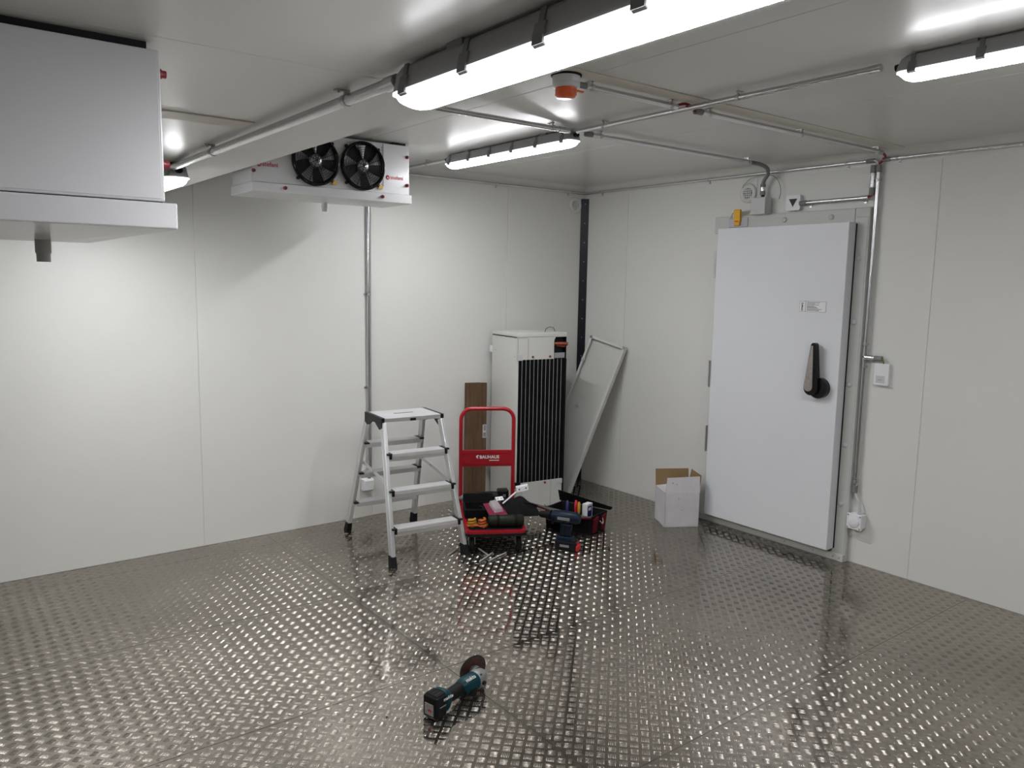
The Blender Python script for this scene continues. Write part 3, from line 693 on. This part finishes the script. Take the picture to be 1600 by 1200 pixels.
# ------------------------------------------------------------------ platform trolley
TR = math.radians(-30)
tro = thing('platform_trolley', 'red folding platform trolley with a tubular handle', 'trolley', (-1.5275,-.8535,0), TR)
ZT = .148
MB().prism(rrect(-.190,.190,-.340,.340,.045,6), 2, ZT-.036, ZT-.018).build('bumper', BLKR, tro, bevel=.006)
dk = MB().prism(rrect(-.187,.187,-.336,.336,.04,6), 2, ZT-.024, ZT).build('deck', REDP, tro, bevel=.008, seg=3)
MB().prism(rrect(-.165,.165,-.315,.285,.02,5), 2, ZT-.001, ZT+.002).build('deck_mat', BLKR, tro, bevel=.001)
H2 = .795; ty = .315; hw = .180
pts = [(-hw,ty,ZT+.0)]+[(-hw,ty,H2-.075)]
pts += [(-hw+.075-.075*math.cos(q), ty, H2-.075+.075*math.sin(q)) for q in [PI/2*k/8 for k in range(1, 9)]]
pts += [(hw-.075+.075*math.sin(q), ty, H2-.075+.075*math.cos(q)) for q in [PI/2*k/8 for k in range(0, 9)]]
pts += [(hw,ty,ZT+.0)]
MB().tube(pts, .0135, 14).build('handle', REDP, tro)
hp = MB().box(-hw+.006,hw-.006,ty-.006,ty+.006,.395,.51).build('handle_plate', REDP, tro, bevel=.004)
MB().box(-hw+.012,hw-.012,ty-.009,ty-.004,.415,.418).box(-hw+.012,hw-.012,ty-.009,ty-.004,.488,.491).build('plate_fold', REDP, hp)
text_obj('BAUHAUS', .030, WHITEINK, tro, (-.052,ty-.0075,.452), (PI/2,0,0), extrude=.001, bold=.0008)
text_obj('Workzone', .010, WHITEINK, tro, (.012,ty-.0075,.436), (PI/2,0,0), extrude=.001) if False else None
MB().box(.015,.082,ty-.0085,ty-.006,.436,.440).build('small_print', WHITEINK, tro)
MB().prism([(-.077,.466),(-.064,.477),(-.055,.472),(-.066,.464),(-.060,.454),(-.068,.452)], 1, ty-.0085, ty-.006).build('emblem', WHITEINK, tro)
MB().cyl((-.185,ty,ZT+.012),(.185,ty,ZT+.012),.008,10).build('cross_bar', CHROME, tro)
for s in (-1, 1): MB().box(s*.155-.014,s*.155+.014,ty-.022,ty+.018,ZT,ZT+.045).build('handle_hinge', STEEL, tro, bevel=.003)
for sx in (-1, 1):
    for sy in (-1, 1):
        x, y = sx*.145, sy*.265
        wh = MB().lathe([(.012,-.014),(.044,-.014),(.05,-.009),(.05,.009),(.044,.014),(.012,.014)], (x,y,.05), (1,0,.0), 26).build('wheel', BLKR, tro)
        MB().lathe([(.016,-.0155),(.016,.0155),(0,.0155)], (x,y,.05), (1,0,0), 14).build('wheel_hub', GREYP, wh)
        mb = MB()
        for s in (-1, 1): mb.bar((x+s*.019,y,.045),(x+s*.019,y+.012,.115), .003, .03, (0,1,0))
        mb.box(x-.024,x+.024,y-.018,y+.038,.108,.115)
        mb.build('castor_fork', STEEL, wh)
def on_trolley(name, label, cat, x, y, z=None, rz=0., group=None):
    v = Matrix.Rotation(TR, 3, 'Z') @ Vector((x, y, 0))
    return thing(name, label, cat, (-1.5275+v.x, -.8535+v.y, ZT+.002 if z is None else z), TR+rz, group)
# cordless tool lying across the back of the deck
td = on_trolley('cordless_drill', 'black cordless drill lying at the back of the red trolley', 'drill', -.01, .232, rz=.06)
MB().tube([(-.13,0,.05),(-.05,0,.052),(.03,0,.055),(.09,0,.058)], [.028,.034,.036,.03], 16).build('motor_body', BLK, td)
MB().lathe([(.0,-.20),(.008,-.20),(.012,-.175),(.02,-.165),(.024,-.14),(.024,-.12)], (0,0,.05), (1,0,0), 16).build('chuck', GREYP, td)
MB().hexa([(.02,-.02,0),(.06,-.02,0),(.06,.02,0),(.02,.02,0)], [(.03,-.016,.05),(.07,-.016,.05),(.07,.016,.05),(.03,.016,.05)]).build('grip', BLKR, td, bevel=.006)
bt = MB().box(.075,.15,-.035,.035,.02,.105).build('battery', BLK, td, bevel=.01); text_obj('12', .022, WHITEINK, bt, (.105,-.0362,.06), (PI/2,0,0))
case = on_trolley('tool_case', 'open dark green and black tool case on the trolley deck', 'case', -.075, .02)
MB().box(-.10,.10,-.10,.10,0,.008).build('case_bottom', FABB, case, bevel=.003)
for (a, b, c_, d_) in ((-.10,-.09,-.10,.10),(.09,.10,-.10,.10),(-.10,.10,.09,.10),(-.10,.10,-.10,-.09)): MB().box(a,b,c_,d_,.004,.055).build('case_side', FABB, case, bevel=.003)
MB().hexa([(-.10,.10,.05),(.10,.10,.05),(.10,.112,.05),(-.10,.112,.05)], [(-.10,.115,.105),(.10,.115,.105),(.10,.125,.105),(-.10,.125,.105)]).build('case_lid', FABB, case, bevel=.003)
MB().tube([(-.02,.02,.02),(.0,-.03,.06),(.01,-.07,.07),(.04,-.09,.03)], .0035, 8).build('cord', BLKR, case)
bagb = on_trolley('crumpled_bag', 'crumpled black bag slumped on the right side of the trolley', 'bag', .13, .06)
mb = MB(); nx, ny = 12, 12
def lump(u, v): return (-.10+.27*u+.02*math.sin(7*v), -.13+.25*v+.015*math.sin(9*u), .006+.088*(math.sin(PI*u)**.6)*(math.sin(PI*v)**.5)*(1+.25*math.sin(11*u+3)*math.sin(8*v)))
mb.add([lump(i/nx, j/ny) for i in range(nx+1) for j in range(ny+1)], [(i*(ny+1)+j, (i+1)*(ny+1)+j, (i+1)*(ny+1)+j+1, i*(ny+1)+j+1) for i in range(nx) for j in range(ny)], True)
mb.add([(p[0], p[1], .003) for p in [lump(i/nx, j/ny) for (i, j) in ((0,0),(nx,0),(nx,ny),(0,ny))]], [(3,2,1,0)])
mb.build('bag_body', FABB, bagb); MB().tube([(.05,-.06,.08),(.12,-.08,.075),(.17,-.05,.05),(.18,.0,.03)], .006, 8).build('strap', FABB, bagb)
gc = on_trolley('cloth_roll', 'shade-darkened olive tool roll at the front of the trolley deck', 'tool roll', .065, -.262)
MB().lathe([(.0,-.11),(.03,-.11),(.037,-.10),(.038,0),(.037,.10),(.03,.11),(0,.11)], (0,0,.038), (1,0,0), 18).build('roll', GREEN, gc)
for x in (-.05,.06): MB().lathe([(.038,x-.008),(.0388,x-.006),(.0388,x+.006),(.038,x+.008)], (0,0,.038), (1,0,0), 18).build('roll_strap', FABB, gc)
bp = on_trolley('blister_pack', 'clear and magenta blister pack lying on the trolley', 'package', .015, -.14, rz=.35)
MB().hexa([(-.075,-.075,.052),(.045,-.08,.055),(.05,.06,.10),(-.06,.065,.10)], [(-.075,-.075,.055),(.045,-.08,.058),(.05,.06,.103),(-.06,.065,.103)]).build('card', MAG, bp)
MB().hexa([(-.03,-.045,.061),(.035,-.045,.063),(.035,.05,.10),(-.03,.05,.10)], [(-.022,-.035,.088),(.028,-.035,.09),(.028,.042,.125),(-.022,.042,.125)]).build('blister', CLEAR, bp, bevel=.005)
def bracket(label, x, y, z, rz, tilt):
    t = on_trolley('shelf_bracket', label, 'bracket', x, y, z, rz, 'white metal brackets'); t.rotation_euler = (tilt, 0, TR+rz)
    MB().box(-.026,.026,0,.002,-.055,.0).build('long_flange', WPLAST, t, bevel=.0008); b = MB().box(-.026,.026,-.03,.002,0,.002).build('short_flange', WPLAST, t, bevel=.0008)
    for sx in (-.013,.013): MB().lathe([(.004,0),(.004,.0006),(0,.0006)], (sx,-.015,.002), (0,0,1), 10).build('hole', BLACKINK, b)
    return t
bracket('white angle bracket standing in the middle of the trolley clutter', .04, -.07, .285, .35, .55)
sb = on_trolley('flat_bar', 'white slanted flat bar with two holes at the right of the trolley', 'bracket', .13, .05, .215, .15)
MB().bar((-.055,-.02,.0),(.07,.03,.075), .012, .004, (0,0,1)).build('bar', WPLAST, sb)
pl = MB().hexa([(.045,.0,.062),(.125,.0,.075),(.125,.03,.077),(.045,.03,.064)], [(.045,.006,.095),(.125,.006,.108),(.125,.036,.11),(.045,.036,.097)]).build('end_plate', WPLAST, sb, bevel=.001)
for x in (.062,.108): MB().lathe([(.005,0),(.005,.0015),(0,.0015)], (x,.002,.082+(x-.062)*.16), (0,-1,0), 10).build('hole', BLACKINK, pl)
def glove(label, x, y, mtl, mtl2, rz):
    t = on_trolley('tie_down_strap', label, 'strap', x, y, None, rz, 'orange straps on the trolley')
    pts = []
    for k in range(26):
        q = k*.75; pts.append((.028*math.cos(q)*(1-.012*k), .024*math.sin(q)*(1-.01*k), .008+.0019*k))
    MB().tube(pts, .0075, 7).build('strap_coil', mtl, t)
    MB().tube([(-.01,-.02,.012),(.02,-.03,.02),(.045,-.035,.015),(.06,-.055,.008)], .0065, 7).build('strap_end', mtl2, t)
    MB().box(-.018,.006,-.032,-.018,.01,.026).build('buckle', mtl2, t, bevel=.003)
glove('yellow and orange coiled strap at the front left of the trolley', -.145, -.265, YELS, ORGR, .3)
glove('orange coiled strap beside the magenta package on the trolley', -.082, -.272, ORGR, ORGR, 1.1)

# ------------------------------------------------------------------ standing cooling coil, plank, leaning lid
UA = math.atan2(-.523+.469, -.619+1.03)
un = thing('coil_unit', 'white cooling unit standing on end with its black finned coil facing out', 'cooling unit', (-1.03,-.469,0), UA)
UW, UD, UH = .4145, .39, 1.29      # local x along the coil face, +y to the back
MB().box(0,.006,0,UD,.0,UH-.03).build('side_panel', UNITP, un, bevel=.002); MB().box(UW-.006,UW,.006,UD,0,UH-.03).build('side_panel', BLK, un, bevel=.002)
MB().box(.006,UW-.006,UD-.008,UD,0,UH-.03).build('back_panel', UNITP, un, bevel=.002)
tp = MB(); tp.box(0,UW,0,UD,UH-.028,UH).build('top_cover', UNITP, un, bevel=.003)
fp = MB(); fp.prism([(.0,1.10),(.303,1.10),(.303,1.235),(.315,1.258),(.335,1.265),(UW-.008,1.265),(UW,1.27),(UW,UH-.03),(0,UH-.03)], 1, .0, .012)
fp.build('upper_front_panel', UNITP, un)
MB().prism([(.303,1.10),(.40,1.10),(.40,1.265),(.335,1.265),(.315,1.258),(.303,1.235)], 1, .03, .035).build('pipe_recess', DARK, un)
MB().box(.0,.40,.0,.012,.0,.197).build('lower_front_panel', UNITP, un, bevel=.002); MB().box(.40,UW,.0,.012,0,1.10).build('edge_strip', BLK, un)
MB().tube([(.32,.02,1.21),(.37,-.012,1.212),(.405,-.02,1.208)], .013, 12).build('copper_pipe', COPPER, un); MB().tube([(.335,.02,1.195),(.395,-.004,1.19)], .008, 10).build('copper_pipe', COPPER, un)
MB().box(.305,.392,-.008,.0,1.105,1.145).build('pipe_bracket', STEEL, un, bevel=.002)
coil = MB().box(.010,.40,.006,.06,.195,1.10).build('coil_block', FINS, un)
mb = MB()
for z in np.arange(.205,1.095,.011): mb.box(.012,.398,.002,.008,z,z+.004)
mb.build('fin_rows', FINS, coil)
for k in range(11):
    x = .034+k*.0335; MB().cyl((x,.0,.196),(x,.0,1.10),.0019,6).build('coil_tube', mat('coil_tube_grey',(.55,.56,.57),.35,.6,noise=.1), coil)
for (x, z) in ((.122,1.119),(.268,1.119),(.10,.177),(.249,.182)):
    r_ = MB().lathe([(.0085,0),(.0085,.006),(.005,.01),(0,.01)], (x,0,z), (0,-1,0), 12).build('red_bolt', REDB, un)
for z in (1.118,.185): MB().box(-.012,.034,-.012,.004,z-.022,z+.022).build('corner_lug', LGREY if z > 1 else BLK, un, bevel=.002)
MB().box(.355,.40,-.006,.004,.16,.195).build('corner_lug', LGREY, un, bevel=.002)
for (y, z) in ((.405,1.15),(.405,.28)): MB().box(-.004,.02,UD-.002,UD+.03,z-.024,z+.024).build('wall_lug', WPLAST, un, bevel=.002)
mb = MB(); mb.box(.082,.0845,-.0012,.002,1.10,1.245); mb.box(.006,.073,-.0012,.002,1.2535,1.2555); mb.tube([(.073,-.0002,1.2545),(.081,-.0002,1.252),(.0833,-.0002,1.244)], .0011, 5)
mb.box(.05,.0515,-.0012,.002,0,.195); mb.box(.30,.3015,-.0012,.002,0,.195)
mb.build('panel_joint', GREYINK, un)
MB().box(-.0012,.001,.02,UD-.01,UH-.034,UH-.029).build('lid_joint', BLKR, un)
for (y, z) in ((.05,1.12),(.335,1.145),(.05,.19),(.335,.22)): MB().lathe([(.004,0),(.004,.001),(0,.001)], (-.0005,y,z), (-1,0,0), 8).build('rivet', GREYINK, un)
MB().tube([(.295,.12,UH),(.305,.12,UH+.022),(.335,.12,UH+.036),(.37,.12,UH+.03),(.385,.12,UH)], .0022, 6).build('wire_loop', BLK, un)

pk = thing('timber_board', 'brown rough timber board leaning behind the red trolley', 'board', (-1.12,-.075,0), math.radians(2))
pk.rotation_euler = (math.radians(-3.0), math.radians(2.3), 0)
MB().box(-.088,.046,-.022,.022,.0,.895).build('wide_board', WOOD, pk, bevel=.003)
MB().box(.049,.088,-.020,.024,.003,.893).build('narrow_board', WOOD, pk, bevel=.003)
lb = MB().box(.052,.086,-.0215,-.0195,.475,.575).build('paper_label', LGREY, pk); MB().box(.06,.08,-.022,-.0214,.53,.57).box(.056,.082,-.022,-.0214,.48,.515).build('label_print', GREYINK, lb)

# shallow tray-shaped cover leaning against the right wall
A = Vector((-.05,-.565,1.19)); B = Vector((-.12,-.235,1.215)); Cc = Vector((-.43,-.362,.004)); Dd = Cc+(B-A)
ex = (A-B).normalized(); ez = ((A+B)/2-(Cc+Dd)/2); PLn = ez.length; ez.normalize(); ey = ez.cross(ex).normalized(); ex = ey.cross(ez)
lid = thing('metal_cover', 'shallow white metal cover leaning in the corner beside the finned unit', 'cover', tuple((Cc+Dd)/2))
mx_ = Matrix((ex, ey, ez)).transposed().to_4x4(); mx_.translation = (Cc+Dd)/2; lid.matrix_world = mx_
hwid = .17; dep = .036           # ey points away from the viewer side
MB().box(-hwid,hwid,dep-.003,dep,.0,PLn).build('back_sheet', UNITP, lid, bevel=.001)
for s in (-1, 1): MB().box(s*hwid-.0015,s*hwid+.0015,0,dep,.0,PLn).build('side_flange', UNITP, lid)
MB().box(-hwid,hwid,0,dep,PLn-.003,PLn).build('top_flange', UNITP, lid); MB().box(-hwid,hwid,0,dep,0,.003).build('bottom_flange', UNITP, lid)
for s in (-1, 1): MB().box(s*hwid,s*(hwid-.02),-.002,.001,0,PLn).build('return_lip', UNITP, lid)
MB().box(-hwid,hwid,-.002,.001,PLn-.02,PLn).build('return_lip', UNITP, lid)
for (x, z) in ((-.155,1.06),(-.07,.70)): MB().lathe([(.016,0),(.016,.008),(.009,.012),(.007,.006)], (x,.0 if z > 1 else dep-.004,z), (0,-1,0), 16).build('grommet', LGREY, lid)
MB().lathe([(.003,0),(.003,.001),(0,.001)], (hwid-.01,-.002,.10), (0,-1,0), 8).build('rivet', GREYINK, lid)

# ------------------------------------------------------------------ cardboard box
bx = thing('cardboard_box', 'open white cardboard box with brown inside beside the door', 'box', (-.431,-1.365,0), math.atan2(-1.487+1.365, -.222+.431))
BW, BD, BH = .242, .226, .24
th_ = .004
MB().box(0,BW,0,BD,.0,th_).build('bottom', CARTW, bx)
def cwall(name, outer, inner): outer.build(name, CARTW, bx); inner.build('inner_liner', CARTB, bx)
cwall('wall', MB().box(0,BW,0,th_,0,BH), MB().box(th_,BW-th_,th_,th_+.0012,th_,BH-.001))
cwall('wall', MB().box(0,th_,0,BD,0,BH), MB().box(th_,th_+.0012,th_,BD-th_,th_,BH-.001))
cwall('wall', MB().box(0,BW,BD-th_,BD,0,BH), MB().box(th_,BW-th_,BD-th_-.0012,BD-th_,th_,BH-.001))
cwall('wall', MB().box(BW-th_,BW,0,BD,0,BH), MB().box(BW-th_-.0012,BW-th_,th_,BD-th_,th_,BH-.001))
def flap(q, off, ctr):
    # q: quad of 4 points (hinge a, hinge b, tip b, tip a); off: vector of thickness towards the inside
    off = Vector(off); a = [Vector(p) for p in q]
    MB().add(a+[p+off*.6 for p in a], [(0,1,2,3),(7,6,5,4),(0,4,5,1),(1,5,6,2),(2,6,7,3),(3,7,4,0)]).build('flap', CARTW, bx)
    b = [p+off*.6 for p in a]
    MB().add(b+[p+off for p in a], [(0,1,2,3),(7,6,5,4),(0,4,5,1),(1,5,6,2),(2,6,7,3),(3,7,4,0)]).build('flap_liner', CARTB, bx)
flap([(0,0,BH),(BW,0,BH),(BW,.012,BH+.112),(.012,.01,BH+.105)], (0,.004,0), 0)
flap([(0,BD,BH),(BW,BD,BH),(BW,BD+.02,BH+.115),(0,BD+.02,BH+.115)], (0,-.004,0), 0)
flap([(BW,0,BH),(BW,BD,BH),(BW+.02,BD,BH+.115),(BW+.02,.03,BH+.115)], (-.004,0,0), 0)
flap([(0,0,BH),(0,BD,BH),(.11,BD-.012,BH+.012),(.11,.012,BH+.012)], (0,0,-.004), 0)
mb = MB()
for (x, z, r_) in ((.095,.20,.004),(.12,.12,.003),(.05,.31,.005),(.08,.30,.004)): mb.lathe([(r_,0),(0,.0004)], (x,-.0002 if z < BH else .006,z), (0,-1,0), 8)
mb.build('scuff_mark', GREYINK, bx)

# ------------------------------------------------------------------ tool bag, hammer drill
BA = math.atan2(.055, .19)
tb = thing('tool_bag', 'open black and red canvas tool bag on the floor before the finned unit', 'tool bag', (-.97,-1.20,0), BA)
TW, TL, TH = .20, .35, .125
MB().box(0,TW,0,TL,0,.008).build('base', FABB, tb, bevel=.003)
MB().hexa([(0,0,0),(TW,0,0),(TW,.012,0),(0,.012,0)], [(-.008,-.01,TH),(TW+.008,-.01,TH),(TW+.008,.004,TH),(-.008,.004,TH)]).build('end_panel', FABB, tb, bevel=.003)
MB().hexa([(0,TL-.012,0),(TW,TL-.012,0),(TW,TL,0),(0,TL,0)], [(0,TL,TH),(TW,TL,TH),(TW,TL+.012,TH),(0,TL+.012,TH)]).build('end_panel', FABB, tb, bevel=.003)
MB().hexa([(0,0,0),(.012,0,0),(.012,TL,0),(0,TL,0)], [(-.012,0,TH),(0,0,TH),(0,TL,TH),(-.012,TL,TH)]).build('side_panel', FABB, tb, bevel=.003)
MB().hexa([(TW-.012,0,0),(TW,0,0),(TW,TL,0),(TW-.012,TL,0)], [(TW,0,TH),(TW+.012,0,TH),(TW+.012,TL,TH),(TW,TL,TH)]).build('side_panel', FABB, tb, bevel=.003)
MB().hexa([(TW+.01,-.03,TH+.005),(TW+.018,-.03,TH+.005),(TW+.018,TL+.03,TH),(TW+.01,TL+.03,TH)], [(TW+.005,-.05,TH+.028),(TW+.014,-.05,TH+.028),(TW-.02,TL+.02,TH+.085),(TW-.03,TL+.02,TH+.085)]).build('top_flap', FABB, tb, bevel=.003)
MB().hexa([(-.14,.06,TH+.012),(-.005,-.01,TH-.004),(-.0,TL-.02,TH),(-.13,TL+.05,TH+.05)], [(-.14,.06,TH+.018),(-.005,-.01,TH+.002),(.0,TL-.02,TH+.006),(-.13,TL+.05,TH+.056)]).build('open_flap', FABG, tb, bevel=.002)
MB().hexa([(-.142,.058,TH+.004),(-.006,-.012,TH-.012),(-.004,TL-.02,TH-.006),(-.132,TL+.05,TH+.042)], [(-.142,.058,TH+.011),(-.006,-.012,TH-.005),(-.004,TL-.02,TH),(-.132,TL+.05,TH+.049)]).build('flap_lining', FABR, tb, bevel=.002)
for x in (.02, .125):
    MB().hexa([(x,-.012,.008),(x+.05,-.012,.008),(x+.05,.0,.008),(x,.0,.008)], [(x-.004,-.024,TH-.02),(x+.056,-.024,TH-.008),(x+.056,-.008,TH-.008),(x-.004,-.008,TH-.02)]).build('red_pocket', FABR, tb, bevel=.004)
MB().tube([(.085,-.02,.085),(.10,-.035,.062),(.118,-.03,.068),(.125,-.02,.095)], .0032, 7).build('clip_ring', CHROME, tb)
def tool(name, label, cat, x, y, z, parent=None):
    v = Matrix.Rotation(BA, 3, 'Z') @ Vector((x, y, 0)); return thing(name, label, cat, (-.97+v.x, -1.20+v.y, z), BA)
sbx = tool('screw_box', 'small white and blue carton standing in the tool bag', 'carton', .125, .10, .008)
MB().box(-.035,.035,-.02,.02,0,.165).build('carton', WPLAST, sbx, bevel=.002); MB().box(-.028,.024,-.0212,-.0198,.075,.15).build('blue_print', BLUEB, sbx); MB().box(-.02,.012,-.0218,-.021,.12,.14).build('white_print', WHITEINK, sbx)
for i, (x, y, mm, lab) in enumerate(((.05,.12,YELS,'yellow handled pliers sticking out of the tool bag'),(.075,.16,REDPL,'red handled screwdriver sticking out of the tool bag'),(.03,.20,BLUEB,'blue handled screwdriver at the back of the tool bag'))):
    t = tool('hand_tool', lab, 'hand tool', x, y, .01)
    MB().tube([(0,0,0),(.006,.004,.10)], .004, 8).build('shaft', STEEL, t)
    MB().tube([(.006,.004,.10),(.009,.006,.125),(.016,.01,.165),(.02,.012,.178)], [.008,.011,.0105,.006], 10).build('grip', mm, t)
rd = tool('steel_rod', 'thin bright rod poking out at the back left of the tool bag', 'rod', -.035, .29, .115)
MB().tube([(0,0,0),(-.06,.015,.06)], .003, 8).build('rod', CHROME, rd)
hd = thing('hammer_drill', 'blue cordless hammer drill with a red-tipped battery standing before the tool bag', 'drill', (-1.275,-1.325,0), math.radians(-60))
MB().box(-.075,.065,-.038,.038,.0,.062).build('battery', BLK, hd, bevel=.008); MB().box(.05,.076,-.034,.034,.004,.042).build('red_catch', REDPL, hd, bevel=.006); MB().box(.048,.068,-.018,.018,.04,.058).build('red_catch', REDPL, hd, bevel=.004)
MB().hexa([(-.07,-.034,.06),(.05,-.034,.06),(.05,.034,.06),(-.07,.034,.06)], [(-.068,-.03,.088),(.03,-.03,.088),(.03,.03,.088),(-.068,.03,.088)]).build('battery_mount', BLUE, hd, bevel=.006)
MB().hexa([(-.052,-.024,.085),(.012,-.024,.085),(.012,.024,.085),(-.052,.024,.085)], [(-.045,-.022,.17),(.028,-.022,.17),(.028,.022,.17),(-.045,.022,.17)]).build('grip', BLUE, hd, bevel=.012)
MB().hexa([(-.028,-.026,.09),(-.008,-.026,.09),(-.008,.026,.09),(-.028,.026,.09)], [(-.02,-.024,.165),(.002,-.024,.165),(.002,.024,.165),(-.02,.024,.165)]).build('rubber_grip', BLKR, hd, bevel=.008)
MB().tube([(-.11,0,.205),(-.09,0,.205),(-.02,0,.207),(.05,0,.206),(.075,0,.205)], [.028,.036,.040,.038,.028], 18).build('motor_housing', BLUE, hd)
MB().lathe([(.034,-.115),(.03,-.135),(.022,-.15),(.02,-.185),(.012,-.195),(0,-.196)], (0,0,.205), (1,0,0), 18).build('chuck', BLK, hd)
MB().box(-.10,-.09,-.04,.04,.16,.21).build('front_guard', BLK, hd, bevel=.008); MB().box(-.005,.004,-.012,.012,.12,.155).build('trigger', REDPL, hd, bevel=.004)
MB().box(-.06,.02,-.0405,-.038,.195,.214).build('side_plate', GREYP, hd, bevel=.001); MB().box(-.04,.02,-.0388,-.0375,.025,.04).build('battery_print', GREYINK, hd)

# ------------------------------------------------------------------ rods on the floor
RODS = [((-1.95,-1.001),(-1.816,-.921),'bright short rod behind the black foot of the stepladder'),((-1.748,-1.031),(-1.769,-1.162),'bright short rod pointing away from the viewer before the trolley'),
        ((-1.86,-1.203),(-1.706,-1.121),'bright short rod crossing under another before the trolley'),((-1.803,-1.22),(-1.638,-1.167),'bright short rod farthest right of those before the trolley')]
for i, (a, b, lab) in enumerate(RODS):
    z = .0065 if i != 1 else .0155
    o = MB().tube([(0,0,0),(b[0]-a[0],b[1]-a[1],0)], .0042, 8).build('threaded_rod', mat('zinc_rod',(.72,.72,.73),.4,.55,noise=.05,nscale=50)); o.location = (a[0],a[1],z); tag(o, lab, 'rod', 'loose rods on the floor')

# ------------------------------------------------------------------ angle grinder (local x from battery to head)
GA = math.atan2(.075, .29)
gr = thing('angle_grinder', 'teal and black cordless angle grinder lying on the tread plate', 'angle grinder', (-2.812,-2.43,0), GA)
gm = MB()
def ring(x, cz, ry, rz_, n=18, e=.75, cy=0.):
    out = []
    for k in range(n):
        q = 2*PI*k/n; c, s = math.cos(q), math.sin(q)
        out.append((x, cy+ry*math.copysign(abs(c)**e, c), cz+rz_*math.copysign(abs(s)**e, s)))
    return out
def loft(mb, rings):
    n = len(rings[0]); mb.add([p for r_ in rings for p in r_], [(i*n+k, i*n+(k+1)%n, (i+1)*n+(k+1)%n, (i+1)*n+k) for i in range(len(rings)-1) for k in range(n)], True)
    mb.add(rings[0], [tuple(range(n-1,-1,-1))]); mb.add(rings[-1], [tuple(range(n))]); return mb
loft(gm, [ring(-.085,.052,.024,.026),ring(-.06,.052,.0235,.025),ring(-.02,.053,.024,.026),ring(.0,.053,.026,.028)]).build('grip', BLKR, gr)
loft(MB(), [ring(-.004,.053,.027,.028),ring(.012,.053,.034,.034,e=.9),ring(.04,.053,.036,.036,e=.9),ring(.075,.053,.0365,.037,e=.9),ring(.088,.053,.035,.036,e=.9)]).build('motor_housing', TEAL, gr)
loft(MB(), [ring(-.002,.044,.0305,.026),ring(.02,.036,.033,.024),ring(.07,.034,.034,.024),ring(.075,.034,.03,.022)]).build('lower_shell', BLK, gr)
loft(MB(), [ring(-.115,.055,.036,.042,e=.5),ring(-.105,.055,.038,.044,e=.5),ring(-.09,.054,.034,.038,e=.6),ring(-.075,.053,.026,.028,e=.7)]).build('rear_housing', TEAL, gr)
bat = MB().box(-.175,-.112,-.037,.037,.004,.094).build('battery', BLK, gr, bevel=.011, seg=3)
MB().box(-.165,-.118,-.030,.030,.0925,.0975).build('battery_top', BLKR, bat, bevel=.004)
for y in (-.018,0,.018): MB().box(-.16,-.125,y-.003,y+.003,.097,.099).build('battery_rib', BLK, bat)
MB().box(-.1765,-.1745,-.022,.022,.02,.066).build('rating_label', mat('rating_label_grey',(.30,.29,.27),.5,noise=.3,nscale=90), bat); MB().box(-.1772,-.1763,-.012,.006,.034,.044).build('red_print', LOGO, bat)
text_obj('makita', .020, WHITEINK, gr, (-.135,-.0378,.070), (PI/2,0,0), extrude=.0006)
MB().box(-.155,-.122,-.0385,-.0365,.05,.054).build('battery_print', GREYINK, bat)
text_obj('makita', .021, WHITEINK, gr, (.012,-.0245,.082), (PI/2-.75,0,0), extrude=.0008)
hd_ = loft(MB(), [ring(.084,.053,.036,.037,e=.9),ring(.095,.053,.037,.038,e=.8),ring(.115,.055,.033,.034,e=.8),ring(.135,.056,.026,.028,e=.8),ring(.142,.056,.018,.02,e=.9)]).build('gear_head', CASTG, gr)
for (y, z) in ((-.027,.083),(.027,.083),(-.03,.028)): MB().lathe([(.004,0),(.004,.004),(0,.004)], (.094,y,z), (-.2,y*20,(z-.055)*20), 8).build('head_screw', BLACKINK, hd_)
ax = Vector((.30, 1, .12)).normalized(); hc = Vector((.125,.022,.062))
MB().lathe([(.024,0),(.024,.018),(.017,.02),(.017,.034),(.0,.034)], hc, ax, 20).build('spindle_collar', CASTG, hd_)
dc = hc+ax*.030
dd_ = MB().lathe([(.0,-.0012),(.0625,-.0012),(.0625,.0012),(.0,.0012)], dc, ax, 44, smooth=False).build('cutting_disc', DISC, gr)
MB().lathe([(.022,-.0018),(.046,-.0018),(.046,-.0010),(.022,-.0010)], dc, ax, 36, smooth=False).build('disc_label', DISCR, dd_)
MB().tube([(.10,-.034,.05),(.10,-.044,.05)], .009, 12).build('side_boss', BLK, hd_)
MB().box(.02,.06,-.0375,-.035,.03,.046).build('switch', BLK, gr, bevel=.003)

# ------------------------------------------------------------------ specks of debris
for i, (x, y, r_) in enumerate(((-3.63,-1.32,.006),(-3.10,-2.36,.006),(-2.83,-2.30,.004))):
    o = MB().lathe([(0,-.5*r_),(r_*.8,-.2*r_),(r_,.2*r_),(r_*.5,.7*r_),(0,.8*r_)], (0,0,0), (.2,.1,1), 7, smooth=False).build('metal_chip', CHROME if i < 2 else GREYP); o.location = (x, y, .0035)
    tag(o, ['tiny bright chip on the floor at the left','tiny pale chip on the floor left of the grinder','tiny grey chip on the floor beside the grinder'][i], 'chip', 'floor debris')
